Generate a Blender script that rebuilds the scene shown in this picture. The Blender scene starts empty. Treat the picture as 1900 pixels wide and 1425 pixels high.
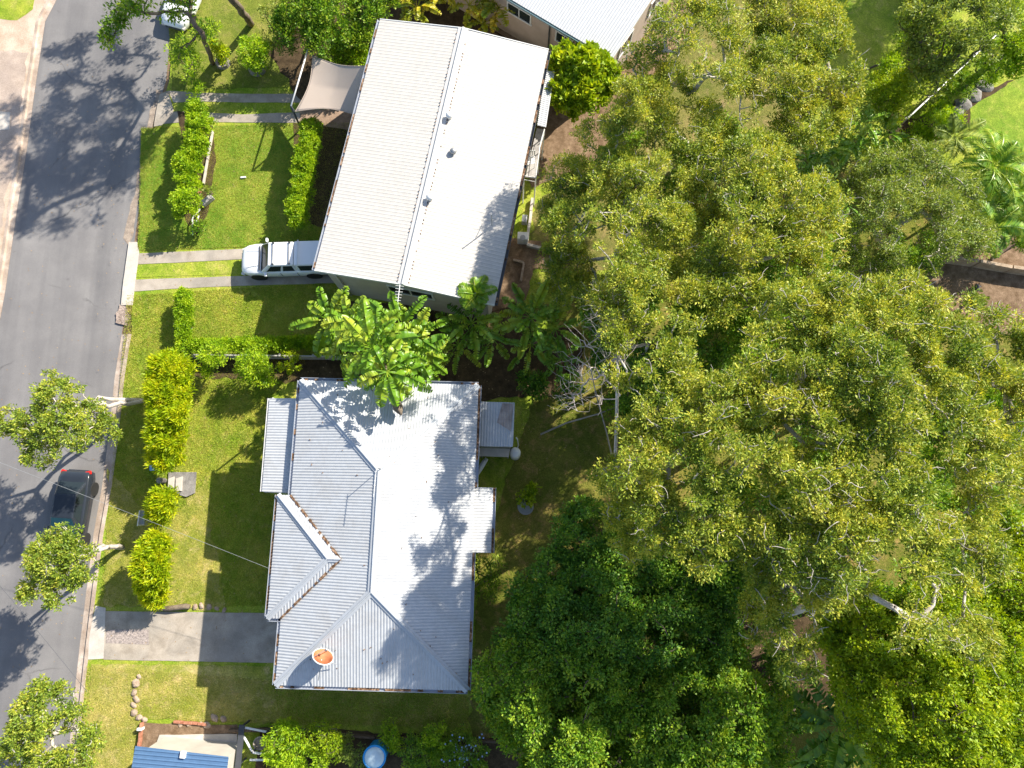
import bpy, bmesh, math, random
import numpy as np
from mathutils import Vector, Matrix, noise

# ------------------------------------------------------------------ camera, sky, sun
scene = bpy.context.scene
COL = scene.collection
R = math.radians
CAM_H, TILT, FPX = 38.0, R(10.0), 1267.0
cd = bpy.data.cameras.new('camera'); cam = bpy.data.objects.new('camera', cd); COL.objects.link(cam)
cam.location = (0, 0, CAM_H); cam.rotation_euler = (TILT, 0, 0)
cd.sensor_width = 36.0; cd.lens = 36.0 * FPX / 1900.0; cd.clip_end = 2000; cd.clip_start = 0.5
scene.camera = cam
world = bpy.data.worlds.new('World'); scene.world = world; world.use_nodes = True
wn = world.node_tree.nodes; wl = world.node_tree.links
sky = wn.new('ShaderNodeTexSky'); sky.sky_type = 'NISHITA'; sky.sun_disc = False
SUN = Vector((1.1, 0.9, 1.0)).normalized()
sky.sun_elevation = math.asin(SUN.z); sky.sun_rotation = math.atan2(SUN.x, SUN.y)
bg = wn['Background']; wl.new(sky.outputs[0], bg.inputs[0]); bg.inputs[1].default_value = 0.105
sl = bpy.data.lights.new('sun', 'SUN'); sl.energy = 5.0; sl.angle = R(0.5); sl.color = (1.0, 0.93, 0.80)
so = bpy.data.objects.new('sun', sl); COL.objects.link(so)
so.rotation_euler = (-SUN).to_track_quat('-Z', 'Y').to_euler(); so.location = (40, 30, 40)
scene.view_settings.view_transform = 'Standard'; scene.view_settings.look = 'None'
scene.view_settings.exposure = 1.0; scene.view_settings.gamma = 1.0
scene.cycles.max_bounces = 7; scene.cycles.diffuse_bounces = 4; scene.cycles.transmission_bounces = 5
scene.cycles.transparent_max_bounces = 6

rng = np.random.default_rng(7); random.seed(7)
CR = Matrix.Rotation(TILT, 3, 'X')
def P(px, py, z=0.0):
    """point of the place that the surveyed photo pixel shows, at height z above the road"""
    d = CR @ Vector((px - 950.0, 712.5 - py, -FPX)); t = (z - CAM_H) / d.z
    return Vector((d.x * t, d.y * t, z))
def M_(rpx, z): return rpx * (CAM_H - z) / FPX
ZL = 0.10     # lawn level

# ------------------------------------------------------------------ materials
def mat(name):
    m = bpy.data.materials.new(name); m.use_nodes = True
    nt = m.node_tree; return m, nt.nodes, nt.links, nt.nodes['Principled BSDF']
def N(nodes, t, **kw):
    n = nodes.new(t)
    for k, v in kw.items():
        if k in n.inputs.keys() if isinstance(k, str) else False: n.inputs[k].default_value = v
        else: setattr(n, k, v)
    return n
def ramp(nodes, stops):
    r = nodes.new('ShaderNodeValToRGB'); e = r.color_ramp.elements
    while len(e) < len(stops): e.new(0.5)
    for i, (p, c) in enumerate(stops):
        e[i].position = p; e[i].color = (*c, 1) if len(c) == 3 else c
    return r
def noise_n(nodes, links, scale, detail=4, rough=0.55, vec=None, dist=0.0):
    n = nodes.new('ShaderNodeTexNoise'); n.inputs['Scale'].default_value = scale
    n.inputs['Detail'].default_value = detail; n.inputs['Roughness'].default_value = rough
    n.inputs['Distortion'].default_value = dist
    if vec is not None: links.new(vec, n.inputs['Vector'])
    return n
def mixc(nodes, links, fac, a, b, blend='MIX'):
    m = nodes.new('ShaderNodeMix'); m.data_type = 'RGBA'; m.blend_type = blend
    for v, s in ((fac, m.inputs[0]), (a, m.inputs[6]), (b, m.inputs[7])):
        if hasattr(v, 'is_output'): links.new(v, s)
        elif isinstance(v, (int, float)): s.default_value = v
        else: s.default_value = (*v, 1)
    return m.outputs[2]
def bump(nodes, links, h, strength, dist, bsdf):
    b = nodes.new('ShaderNodeBump'); b.inputs['Strength'].default_value = strength
    b.inputs['Distance'].default_value = dist; links.new(h, b.inputs['Height']); links.new(b.outputs[0], bsdf.inputs['Normal'])
def surf(name, stops, scale=3.0, rough=0.8, fine=None, bmp=0.0, spec=0.3, metal=0.0, big=None, detail=5, bscale=None, dist=0.0):
    """generic mottled surface: ramp over noise, optional fine speckle and large patches"""
    m, n, l, b = mat(name); tc = n.new('ShaderNodeTexCoord'); v = tc.outputs['Object']
    t = noise_n(n, l, scale, detail, 0.6, v, dist); r = ramp(n, stops); l.new(t.outputs[0], r.inputs[0]); c = r.outputs[0]
    if big:
        t3 = noise_n(n, l, big[0], 3, 0.5, v); r3 = ramp(n, [(0.42, (0, 0, 0)), (0.62, (1, 1, 1))]); l.new(t3.outputs[0], r3.inputs[0])
        f = n.new('ShaderNodeMath'); f.operation = 'MULTIPLY'; f.inputs[1].default_value = big[2]; l.new(r3.outputs[0], f.inputs[0])
        c = mixc(n, l, f.outputs[0], c, big[1])
    if fine:
        t2 = noise_n(n, l, fine[0], 2, 0.6, v); r2 = ramp(n, [(0.3, (fine[1],) * 3), (0.7, (fine[2],) * 3)]); l.new(t2.outputs[0], r2.inputs[0])
        c = mixc(n, l, 1.0, c, r2.outputs[0], 'MULTIPLY')
    l.new(c, b.inputs['Base Color']); b.inputs['Roughness'].default_value = rough
    b.inputs['Specular IOR Level'].default_value = spec; b.inputs['Metallic'].default_value = metal
    if bmp:
        tb = noise_n(n, l, bscale or (fine[0] if fine else scale * 4), 3, 0.6, v); bump(n, l, tb.outputs[0], 0.8, bmp, b)
    return m
def flat(name, c, rough=0.6, spec=0.4, metal=0.0, var=0.12, scale=2.0, coat=0.0):
    lo = tuple(x * (1 - var) for x in c); hi = tuple(min(1, x * (1 + var)) for x in c)
    m = surf(name, [(0.3, lo), (0.7, hi)], scale, rough, spec=spec, metal=metal)
    if coat: m.node_tree.nodes['Principled BSDF'].inputs['Coat Weight'].default_value = coat
    return m
def leafmat(name, dark, mid, light, trans=0.35, scale=0.9, rough=0.5, spec=0.35):
    m, n, l, b = mat(name); g = n.new('ShaderNodeNewGeometry'); tc = n.new('ShaderNodeTexCoord')
    t = noise_n(n, l, scale, 3, 0.6, tc.outputs['Object'])
    a = n.new('ShaderNodeMath'); a.operation = 'MULTIPLY_ADD'; a.inputs[1].default_value = 0.55; l.new(g.outputs['Random Per Island'], a.inputs[0])
    a2 = n.new('ShaderNodeMath'); a2.operation = 'MULTIPLY_ADD'; a2.inputs[1].default_value = 1.5; a2.inputs[2].default_value = -0.52
    tcl = noise_n(n, l, 2.6, 2, 0.5, tc.outputs['Object']); ad = n.new('ShaderNodeMath'); ad.operation = 'MULTIPLY_ADD'; ad.inputs[1].default_value = 0.45; l.new(tcl.outputs[0], ad.inputs[0])
    sc_ = n.new('ShaderNodeMath'); sc_.operation = 'MULTIPLY'; sc_.inputs[1].default_value = 0.55; l.new(t.outputs[0], sc_.inputs[0]); l.new(sc_.outputs[0], ad.inputs[2])
    l.new(ad.outputs[0], a2.inputs[0]); l.new(a2.outputs[0], a.inputs[2]); a2.inputs[1].default_value = 1.9; a2.inputs[2].default_value = -0.72
    r = ramp(n, [(0.12, dark), (0.5, mid), (0.88, light)]); l.new(a.outputs[0], r.inputs[0])
    l.new(r.outputs[0], b.inputs['Base Color']); b.inputs['Roughness'].default_value = rough; b.inputs['Specular IOR Level'].default_value = spec
    tr = n.new('ShaderNodeBsdfTranslucent'); tcol = mixc(n, l, 1.0, r.outputs[0], (1.5, 1.35, 0.6), 'MULTIPLY'); l.new(tcol, tr.inputs[0])
    mx = n.new('ShaderNodeMixShader'); mx.inputs[0].default_value = trans
    l.new(b.outputs[0], mx.inputs[1]); l.new(tr.outputs[0], mx.inputs[2]); l.new(mx.outputs[0], n['Material Output'].inputs[0])
    return m

def lawnmat(name, green, yellow, tan, tanamt):
    m, n, l, b = mat(name); tc = n.new('ShaderNodeTexCoord'); v = tc.outputs['Object']
    t1 = noise_n(n, l, 0.35, 4, 0.6, v); r1 = ramp(n, [(0.35, (0, 0, 0)), (0.65, (1, 1, 1))]); l.new(t1.outputs[0], r1.inputs[0])
    c = mixc(n, l, r1.outputs[0], green, yellow)
    t2 = noise_n(n, l, 1.6, 6, 0.7, v, 0.6); r2 = ramp(n, [(0.5, (0, 0, 0)), (0.72, (tanamt,) * 3)]); l.new(t2.outputs[0], r2.inputs[0])
    c = mixc(n, l, r2.outputs[0], c, tan)
    t5 = noise_n(n, l, 0.9, 5, 0.65, v, 1.0); r5 = ramp(n, [(0.36, (0.80, 0.86, 0.8)), (0.6, (1.12, 1.06, 1.1))]); l.new(t5.outputs[0], r5.inputs[0])
    c = mixc(n, l, 1.0, c, r5.outputs[0], 'MULTIPLY')
    t3 = noise_n(n, l, 6.5, 4, 0.75, v, 2.0); r3 = ramp(n, [(0.3, (0.6, 0.66, 0.55)), (0.52, (1.04, 1.04, 1.04)), (0.72, (1.6, 1.48, 1.45))]); l.new(t3.outputs[0], r3.inputs[0])
    c = mixc(n, l, 1.0, c, r3.outputs[0], 'MULTIPLY')
    t4 = noise_n(n, l, 45.0, 2, 0.6, v); r4 = ramp(n, [(0.3, (0.6,) * 3), (0.7, (1.35,) * 3)]); l.new(t4.outputs[0], r4.inputs[0])
    c = mixc(n, l, 1.0, c, r4.outputs[0], 'MULTIPLY')
    l.new(c, b.inputs['Base Color']); b.inputs['Roughness'].default_value = 0.9; b.inputs['Specular IOR Level'].default_value = 0.1
    bump(n, l, t3.outputs[0], 0.9, 0.05, b)
    return m
LAWN = lawnmat('lawn', (0.19, 0.295, 0.022), (0.345, 0.38, 0.05), (0.50, 0.42, 0.14), 0.65)
LAWN_DRY = lawnmat('lawn_dry', (0.25, 0.28, 0.04), (0.40, 0.36, 0.10), (0.56, 0.44, 0.22), 0.8)
LAWN_LUSH = lawnmat('lawn_lush', (0.135, 0.26, 0.024), (0.25, 0.33, 0.04), (0.42, 0.39, 0.10), 0.6)
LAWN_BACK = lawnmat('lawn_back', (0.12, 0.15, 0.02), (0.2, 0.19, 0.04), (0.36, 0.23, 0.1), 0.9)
SOIL = surf('soil', [(0.3, (0.14, 0.09, 0.052)), (0.6, (0.27, 0.185, 0.12)), (0.8, (0.42, 0.3, 0.205))], 3.0, 0.95, (30, 0.6, 1.3), 0.04, 0.1)
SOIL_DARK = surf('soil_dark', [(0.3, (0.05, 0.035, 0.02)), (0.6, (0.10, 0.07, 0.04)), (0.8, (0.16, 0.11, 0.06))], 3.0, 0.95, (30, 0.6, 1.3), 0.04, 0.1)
SAND = surf('sand', [(0.3, (0.42, 0.31, 0.23)), (0.55, (0.6, 0.47, 0.37)), (0.8, (0.72, 0.6, 0.5))], 0.8, 0.95, (25, 0.8, 1.15), 0.03, 0.1, big=(0.35, (0.38, 0.27, 0.18), 0.5))
ASPHALT = surf('asphalt', [(0.35, (0.185, 0.178, 0.178)), (0.65, (0.235, 0.226, 0.222))], 0.5, 0.85, (60, 0.78, 1.2), 0.008, 0.3, big=(0.22, (0.165, 0.16, 0.163), 0.6), bscale=90)
def asphalt_detail(m):
    n = m.node_tree.nodes; l = m.node_tree.links; b = n['Principled BSDF']; c = b.inputs['Base Color'].links[0].from_socket
    tc = n.new('ShaderNodeTexCoord'); mp = n.new('ShaderNodeMapping'); mp.inputs['Rotation'].default_value = (0, 0, R(-8)); mp.inputs['Scale'].default_value = (0.75, 0.03, 1); l.new(tc.outputs['Object'], mp.inputs[0])
    t = noise_n(n, l, 1.0, 3, 0.6, mp.outputs[0]); r = ramp(n, [(0.35, (0.82, 0.82, 0.83)), (0.6, (1.06, 1.05, 1.04))]); l.new(t.outputs[0], r.inputs[0]); c = mixc(n, l, 1.0, c, r.outputs[0], 'MULTIPLY')
    vo = n.new('ShaderNodeTexVoronoi'); vo.feature = 'DISTANCE_TO_EDGE'; vo.inputs['Scale'].default_value = 0.22
    wn_ = noise_n(n, l, 1.2, 5, 0.6, tc.outputs['Object']); wv = n.new('ShaderNodeMix'); wv.data_type = 'VECTOR'; wv.inputs[0].default_value = 0.35; l.new(tc.outputs['Object'], wv.inputs[4]); l.new(wn_.outputs[1], wv.inputs[5]); l.new(wv.outputs[1], vo.inputs['Vector'])
    rc = ramp(n, [(0.0, (1, 1, 1)), (0.006, (0, 0, 0))]); l.new(vo.outputs['Distance'], rc.inputs[0])
    tm = noise_n(n, l, 0.25, 2, 0.5, tc.outputs['Object']); rm = ramp(n, [(0.5, (0, 0, 0)), (0.6, (0.55,) * 3)]); l.new(tm.outputs[0], rm.inputs[0])
    f = n.new('ShaderNodeMath'); f.operation = 'MULTIPLY'; l.new(rc.outputs[0], f.inputs[0]); l.new(rm.outputs[0], f.inputs[1])
    c = mixc(n, l, f.outputs[0], c, (0.06, 0.058, 0.056))
    ts = noise_n(n, l, 1.6, 3, 0.5, tc.outputs['Object']); rs_ = ramp(n, [(0.70, (0, 0, 0)), (0.78, (0.45,) * 3)]); l.new(ts.outputs[0], rs_.inputs[0]); c = mixc(n, l, rs_.outputs[0], c, (0.09, 0.087, 0.085))
    l.new(c, b.inputs['Base Color'])
asphalt_detail(ASPHALT)
CONC = surf('concrete', [(0.3, (0.27, 0.23, 0.185)), (0.5, (0.40, 0.345, 0.285)), (0.75, (0.51, 0.45, 0.38))], 1.2, 0.9, (35, 0.8, 1.15), 0.006, 0.2, big=(0.5, (0.26, 0.24, 0.215), 0.6), detail=7, dist=0.4)
CONC_L = surf('concrete_light', [(0.3, (0.45, 0.41, 0.36)), (0.7, (0.6, 0.55, 0.49))], 1.5, 0.9, (35, 0.85, 1.1), 0.005, 0.2)
KERB = surf('kerb_concrete', [(0.3, (0.40, 0.31, 0.25)), (0.55, (0.52, 0.43, 0.36)), (0.8, (0.62, 0.53, 0.46))], 2.0, 0.9, (30, 0.75, 1.15), 0.01, 0.2, big=(0.9, (0.27, 0.2, 0.15), 0.6))
PEBBLE = surf('pebble', [(0.3, (0.22, 0.19, 0.18)), (0.7, (0.5, 0.42, 0.38))], 9, 0.9, (22, 0.6, 1.3), 0.03, 0.2)
STONE = surf('stone', [(0.3, (0.26, 0.19, 0.14)), (0.7, (0.5, 0.39, 0.3))], 4, 0.9, (25, 0.7, 1.2), 0.02, 0.2)
STONE_G = surf('stone_grey', [(0.3, (0.15, 0.14, 0.13)), (0.7, (0.32, 0.3, 0.28))], 4, 0.9, (25, 0.7, 1.2), 0.02, 0.2)
BRICK = surf('brick', [(0.3, (0.32, 0.12, 0.07)), (0.7, (0.5, 0.24, 0.16))], 5, 0.9, (25, 0.7, 1.2), 0.01, 0.2)
TIMBER = surf('timber', [(0.3, (0.30, 0.22, 0.15)), (0.7, (0.5, 0.39, 0.29))], 3, 0.85, (20, 0.75, 1.15), 0.01, 0.2)
TIMBER_D = surf('timber_dark', [(0.3, (0.09, 0.065, 0.045)), (0.7, (0.18, 0.13, 0.09))], 3, 0.85, (20, 0.75, 1.15), 0.01, 0.2)
TIMBER_G = surf('timber_grey', [(0.3, (0.3, 0.28, 0.27)), (0.7, (0.5, 0.48, 0.46))], 3, 0.85, (20, 0.75, 1.15), 0.01, 0.2)
def roofmat(name, c, grime, amt, rust=0.0, rough=0.5, metal=0.0):
    m, n, l, b = mat(name); tc = n.new('ShaderNodeTexCoord'); v = tc.outputs['Object']
    t = noise_n(n, l, 0.8, 7, 0.65, v, 0.5); r = ramp(n, [(0.45, (0, 0, 0)), (0.75, (amt,) * 3)]); l.new(t.outputs[0], r.inputs[0])
    col = mixc(n, l, r.outputs[0], c, grime)
    t2 = noise_n(n, l, 5.0, 5, 0.7, v); r2 = ramp(n, [(0.3, (0.9,) * 3), (0.7, (1.06,) * 3)]); l.new(t2.outputs[0], r2.inputs[0])
    col = mixc(n, l, 1.0, col, r2.outputs[0], 'MULTIPLY')
    if rust:
        t3 = noise_n(n, l, 2.1, 6, 0.75, v); r3 = ramp(n, [(0.68, (0, 0, 0)), (0.8, (rust,) * 3)]); l.new(t3.outputs[0], r3.inputs[0])
        col = mixc(n, l, r3.outputs[0], col, (0.45, 0.25, 0.12))
    l.new(col, b.inputs['Base Color']); b.inputs['Roughness'].default_value = rough; b.inputs['Metallic'].default_value = metal
    return m
ROOF_W = roofmat('roof_cream', (0.525, 0.502, 0.468), (0.46, 0.43, 0.385), 0.35, 0.25)
ROOF_G = roofmat('roof_galvanised', (0.46, 0.475, 0.495), (0.37, 0.355, 0.34), 0.5, 0.55)
ROOF_N = roofmat('roof_white', (0.55, 0.56, 0.575), (0.48, 0.49, 0.5), 0.3)
ROOF_B = roofmat('roof_blue', (0.085, 0.165, 0.30), (0.12, 0.2, 0.33), 0.4)
RIDGE_W = roofmat('ridge_cream', (0.58, 0.57, 0.555), (0.48, 0.45, 0.4), 0.3, 0.2)
RIDGE_G = roofmat('ridge_grey', (0.44, 0.465, 0.50), (0.37, 0.36, 0.35), 0.4, 0.3)
LITTER = surf('gutter_litter', [(0.35, (0.05, 0.035, 0.025)), (0.5, (0.2, 0.11, 0.06)), (0.7, (0.5, 0.36, 0.26))], 7, 0.95, (30, 0.6, 1.3), 0.02, 0.1)
GUTTER = flat('gutter_metal', (0.33, 0.36, 0.42), 0.5)
GUTTER_W = flat('gutter_white', (0.66, 0.66, 0.66), 0.5)
WALL_W = surf('wall_cream', [(0.3, (0.42, 0.39, 0.34)), (0.7, (0.54, 0.5, 0.44))], 1.2, 0.8)
WALL_P = surf('wall_tan', [(0.3, (0.40, 0.32, 0.26)), (0.7, (0.49, 0.4, 0.34))], 1.2, 0.8)
WALL_G = surf('wall_grey', [(0.3, (0.34, 0.36, 0.36)), (0.7, (0.42, 0.43, 0.43))], 1.2, 0.8)
GLASS = flat('glass_dark', (0.02, 0.028, 0.032), 0.12, 0.35, var=0.05)
GLASS_T = flat('glass_teal', (0.008, 0.05, 0.06), 0.08, 0.5, var=0.3, scale=1.2)
WHITE = flat('white_paint', (0.72, 0.72, 0.71), 0.45, var=0.06)
PAINT_W = flat('car_white', (0.82, 0.83, 0.84), 0.3, 0.4, var=0.02, coat=0.3)
PAINT_D = flat('car_charcoal', (0.022, 0.027, 0.036), 0.25, 0.45, var=0.05, coat=0.3)
BLACK = flat('black_rubber', (0.02, 0.02, 0.02), 0.7)
RIM = flat('alloy', (0.35, 0.35, 0.36), 0.35, metal=0.7)
RED = flat('tail_red', (0.55, 0.02, 0.015), 0.25)
LENS = flat('lamp_clear', (0.6, 0.58, 0.55), 0.15)
STEEL = flat('steel_grey', (0.33, 0.34, 0.35), 0.45, metal=0.4)
STEEL_D = flat('steel_dark', (0.06, 0.065, 0.075), 0.5)
SAIL = surf('sail_cloth', [(0.3, (0.45, 0.37, 0.31)), (0.7, (0.49, 0.41, 0.345))], 0.6, 0.9, (60, 0.95, 1.04))
DISH = surf('dish_rust', [(0.3, (0.26, 0.075, 0.03)), (0.7, (0.48, 0.19, 0.085))], 2.0, 0.7)
BLUE = flat('blue_plastic', (0.02, 0.30, 0.68), 0.35)
LID = flat('lid_pale', (0.62, 0.76, 0.82), 0.4, var=0.2)
BLUE_L = flat('blue_light', (0.2, 0.4, 0.75), 0.5)
BARK = surf('bark_pale', [(0.3, (0.32, 0.28, 0.24)), (0.7, (0.62, 0.57, 0.52))], 2.5, 0.9, (18, 0.8, 1.2), 0.01)
BARK_B = surf('bark_brown', [(0.3, (0.10, 0.075, 0.055)), (0.7, (0.24, 0.19, 0.14))], 2.5, 0.9, (18, 0.7, 1.2), 0.02)
BARK_G = surf('bark_bare', [(0.3, (0.33, 0.285, 0.27)), (0.7, (0.54, 0.48, 0.46))], 2.5, 0.9)
L_OLIVE = leafmat('leaf_olive', (0.085, 0.17, 0.018), (0.29, 0.37, 0.035), (0.62, 0.59, 0.085), 0.3, 0.5)
L_GUM = leafmat('leaf_gum', (0.10, 0.18, 0.025), (0.25, 0.35, 0.035), (0.52, 0.52, 0.07), 0.3, 1.1)
L_LIME = leafmat('leaf_lime', (0.14, 0.25, 0.008), (0.29, 0.42, 0.012), (0.5, 0.56, 0.02), 0.35, 1.0)
L_GOLD = leafmat('leaf_gold', (0.19, 0.32, 0.006), (0.40, 0.52, 0.01), (0.64, 0.62, 0.014), 0.35, 1.2)
L_HEDGE = leafmat('leaf_hedge', (0.13, 0.27, 0.01), (0.30, 0.47, 0.015), (0.52, 0.64, 0.03), 0.35, 1.2)
L_GREEN = leafmat('leaf_green', (0.07, 0.18, 0.014), (0.17, 0.32, 0.018), (0.38, 0.48, 0.035), 0.3, 1.0)
L_DARK = leafmat('leaf_dark', (0.05, 0.14, 0.017), (0.115, 0.26, 0.022), (0.32, 0.46, 0.035), 0.25, 1.0)
L_SAGE = leafmat('leaf_sage', (0.11, 0.18, 0.03), (0.22, 0.31, 0.05), (0.42, 0.47, 0.09), 0.3, 1.0)
L_TROP = leafmat('leaf_tropical', (0.09, 0.22, 0.014), (0.19, 0.36, 0.02), (0.42, 0.5, 0.05), 0.35, 0.8, 0.38, 0.5)
L_TROPD = leafmat('leaf_tropical_dark', (0.07, 0.19, 0.018), (0.16, 0.32, 0.022), (0.36, 0.46, 0.04), 0.3, 0.8, 0.38, 0.5)
L_TROPY = leafmat('leaf_tropical_yellow', (0.12, 0.2, 0.01), (0.3, 0.34, 0.012), (0.6, 0.48, 0.03), 0.35, 0.8, 0.4, 0.5)
FLOWER = flat('flower_pale', (0.4, 0.5, 0.75), 0.7)

# ------------------------------------------------------------------ builders
SPLIT = {'barge_board', 'post', 'landing_post', 'leg', 'rail', 'step', 'brace', 'turnbuckle'}
class MB:
    def __init__(s): s.v = []; s.f = []
    def face(s, pts): b = len(s.v); s.v += [tuple(p) for p in pts]; s.f.append(tuple(range(b, b + len(pts))))
    def prism(s, poly, z0, z1):
        b = len(s.v); n = len(poly)
        s.v += [(p[0], p[1], z0) for p in poly] + [(p[0], p[1], z1) for p in poly]
        s.f.append(tuple(b + n + i for i in range(n))); s.f.append(tuple(b + i for i in reversed(range(n))))
        for i in range(n): j = (i + 1) % n; s.f.append((b + i, b + j, b + n + j, b + n + i))
    def box(s, c, sx, sy, sz, rz=0.0, mtx=None):
        m = mtx or (Matrix.Translation(Vector(c)) @ Matrix.Rotation(rz, 4, 'Z'))
        b = len(s.v)
        for x, y, z in ((-1,-1,-1),(1,-1,-1),(1,1,-1),(-1,1,-1),(-1,-1,1),(1,-1,1),(1,1,1),(-1,1,1)):
            s.v.append(tuple(m @ Vector((x*sx/2, y*sy/2, z*sz/2))))
        for q in ((3,2,1,0),(4,5,6,7),(0,1,5,4),(1,2,6,5),(2,3,7,6),(3,0,4,7)): s.f.append(tuple(b + i for i in q))
    def beam(s, a, b_, w, h):
        a = Vector(a); b_ = Vector(b_); d = b_ - a; q = d.to_track_quat('X', 'Z').to_matrix().to_4x4()
        s.box(None, d.length, w, h, mtx=Matrix.Translation((a + b_) / 2) @ q)
    def tube(s, pts, rad, n=8, cap=True):
        pts = [Vector(p) for p in pts]
        if not hasattr(rad, '__len__'): rad = [rad] * len(pts)
        b = len(s.v)
        for i, p in enumerate(pts):
            d = (pts[min(i + 1, len(pts) - 1)] - pts[max(i - 1, 0)]).normalized()
            q = d.to_track_quat('Z', 'Y')
            for k in range(n):
                a = 2 * math.pi * k / n; s.v.append(tuple(p + q @ Vector((math.cos(a) * rad[i], math.sin(a) * rad[i], 0))))
        for i in range(len(pts) - 1):
            for k in range(n):
                j = (k + 1) % n; s.f.append((b + i*n + k, b + i*n + j, b + (i+1)*n + j, b + (i+1)*n + k))
        if cap:
            s.f.append(tuple(b + (len(pts)-1)*n + k for k in range(n))); s.f.append(tuple(b + k for k in reversed(range(n))))
    def lathe(s, c, prof, n=20, axis=None):
        """prof: list of (r, z)"""
        c = Vector(c); q = axis.to_track_quat('Z', 'Y') if axis else None
        b = len(s.v)
        for r, z in prof:
            for k in range(n):
                a = 2 * math.pi * k / n; p = Vector((math.cos(a) * r, math.sin(a) * r, z)); s.v.append(tuple(c + (q @ p if q else p)))
        for i in range(len(prof) - 1):
            for k in range(n):
                j = (k + 1) % n; s.f.append((b + i*n + k, b + i*n + j, b + (i+1)*n + j, b + (i+1)*n + k))
        s.f.append(tuple(b + (len(prof)-1)*n + k for k in range(n)))
    def rock(s, c, r, sq=0.6, seed=0):
        bm = bmesh.new(); bmesh.ops.create_icosphere(bm, subdivisions=2, radius=1.0)
        b = len(s.v); rn = random.Random(seed); sx, sy = rn.uniform(.8, 1.3), rn.uniform(.7, 1.0); a = rn.uniform(0, 6)
        for v in bm.verts:
            k = 1 + 0.28 * noise.noise(v.co * 1.6 + Vector((seed * 7.1, 0, 0))); x, y, z = v.co * k * r
            x *= sx; y *= sy; s.v.append((c[0] + x*math.cos(a) - y*math.sin(a), c[1] + x*math.sin(a) + y*math.cos(a), c[2] + z * sq))
        for f in bm.faces: s.f.append(tuple(b + v.index for v in f.verts))
        bm.free()
    def build(s, name, m, parent=None, smooth=False, bevel=0.0):
        if name in SPLIT:
            par = list(range(len(s.v)))
            def find(i):
                while par[i] != i: par[i] = par[par[i]]; i = par[i]
                return i
            for f in s.f:
                for k in f[1:]: par[find(k)] = find(f[0])
            groups = {}
            for f in s.f: groups.setdefault(find(f[0]), []).append(f)
            if len(groups) > 1:
                res = None
                for fs in groups.values():
                    ids = sorted({k for f in fs for k in f}); mp = {k: i for i, k in enumerate(ids)}; p_ = MB(); p_.v = [s.v[k] for k in ids]; p_.f = [tuple(mp[k] for k in f) for f in fs]
                    o_ = p_.build_one(name, m, parent, smooth, bevel); res = res or o_
                return res
        return s.build_one(name, m, parent, smooth, bevel)
    def build_one(s, name, m, parent=None, smooth=False, bevel=0.0):
        off = Vector((0, 0, 0)); o = parent
        while o is not None:
            if o.parent is None: off = o.location.copy()
            o = o.parent
        me = bpy.data.meshes.new(name); me.from_pydata([(v[0]-off.x, v[1]-off.y, v[2]-off.z) for v in s.v], [], s.f)
        me.materials.append(m); me.update()
        if smooth: me.shade_smooth()
        o = bpy.data.objects.new(name, me); COL.objects.link(o)
        if parent: o.parent = parent
        if bevel:
            bv = o.modifiers.new('bevel', 'BEVEL'); bv.width = bevel; bv.segments = 2; bv.limit_method = 'ANGLE'
        return o
def tag(o, label=None, cat=None, group=None, kind=None):
    if label: o['label'] = label
    if cat: o['category'] = cat
    if group: o['group'] = group
    if kind: o['kind'] = kind
    return o
def thing(name, label, cat, loc, group=None, rz=0.0):
    o = bpy.data.objects.new(name, None); COL.objects.link(o); o.empty_display_size = 0.3
    o.location = Vector(loc); o.rotation_euler = (0, 0, rz); return tag(o, label, cat, group)
def single(mb, name, m, label, cat, group=None, smooth=False, bevel=0.0):
    return tag(mb.build(name, m, None, smooth, bevel), label, cat, group)
def npmesh(name, V, nper, m, parent, weld=False):
    """V: (k*nper,3) array of polygons with nper corners each"""
    off = Vector((0, 0, 0)); o = parent
    while o is not None:
        if o.parent is None: off = o.location.copy()
        o = o.parent
    V = V - np.array(off); me = bpy.data.meshes.new(name); nv = len(V); nf = nv // nper; idx = np.arange(nv, dtype=np.int32)
    if weld:
        U, inv = np.unique(np.round(V, 4), axis=0, return_inverse=True); V = U; idx = inv.reshape(-1).astype(np.int32)
    me.vertices.add(len(V)); me.vertices.foreach_set('co', V.astype(np.float32).ravel())
    me.loops.add(nv); me.loops.foreach_set('vertex_index', idx)
    me.polygons.add(nf); me.polygons.foreach_set('loop_start', np.arange(0, nv, nper, dtype=np.int32))
    me.update(calc_edges=True); me.materials.append(m)
    ob = bpy.data.objects.new(name, me); COL.objects.link(ob)
    if parent: ob.parent = parent
    return ob

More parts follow.
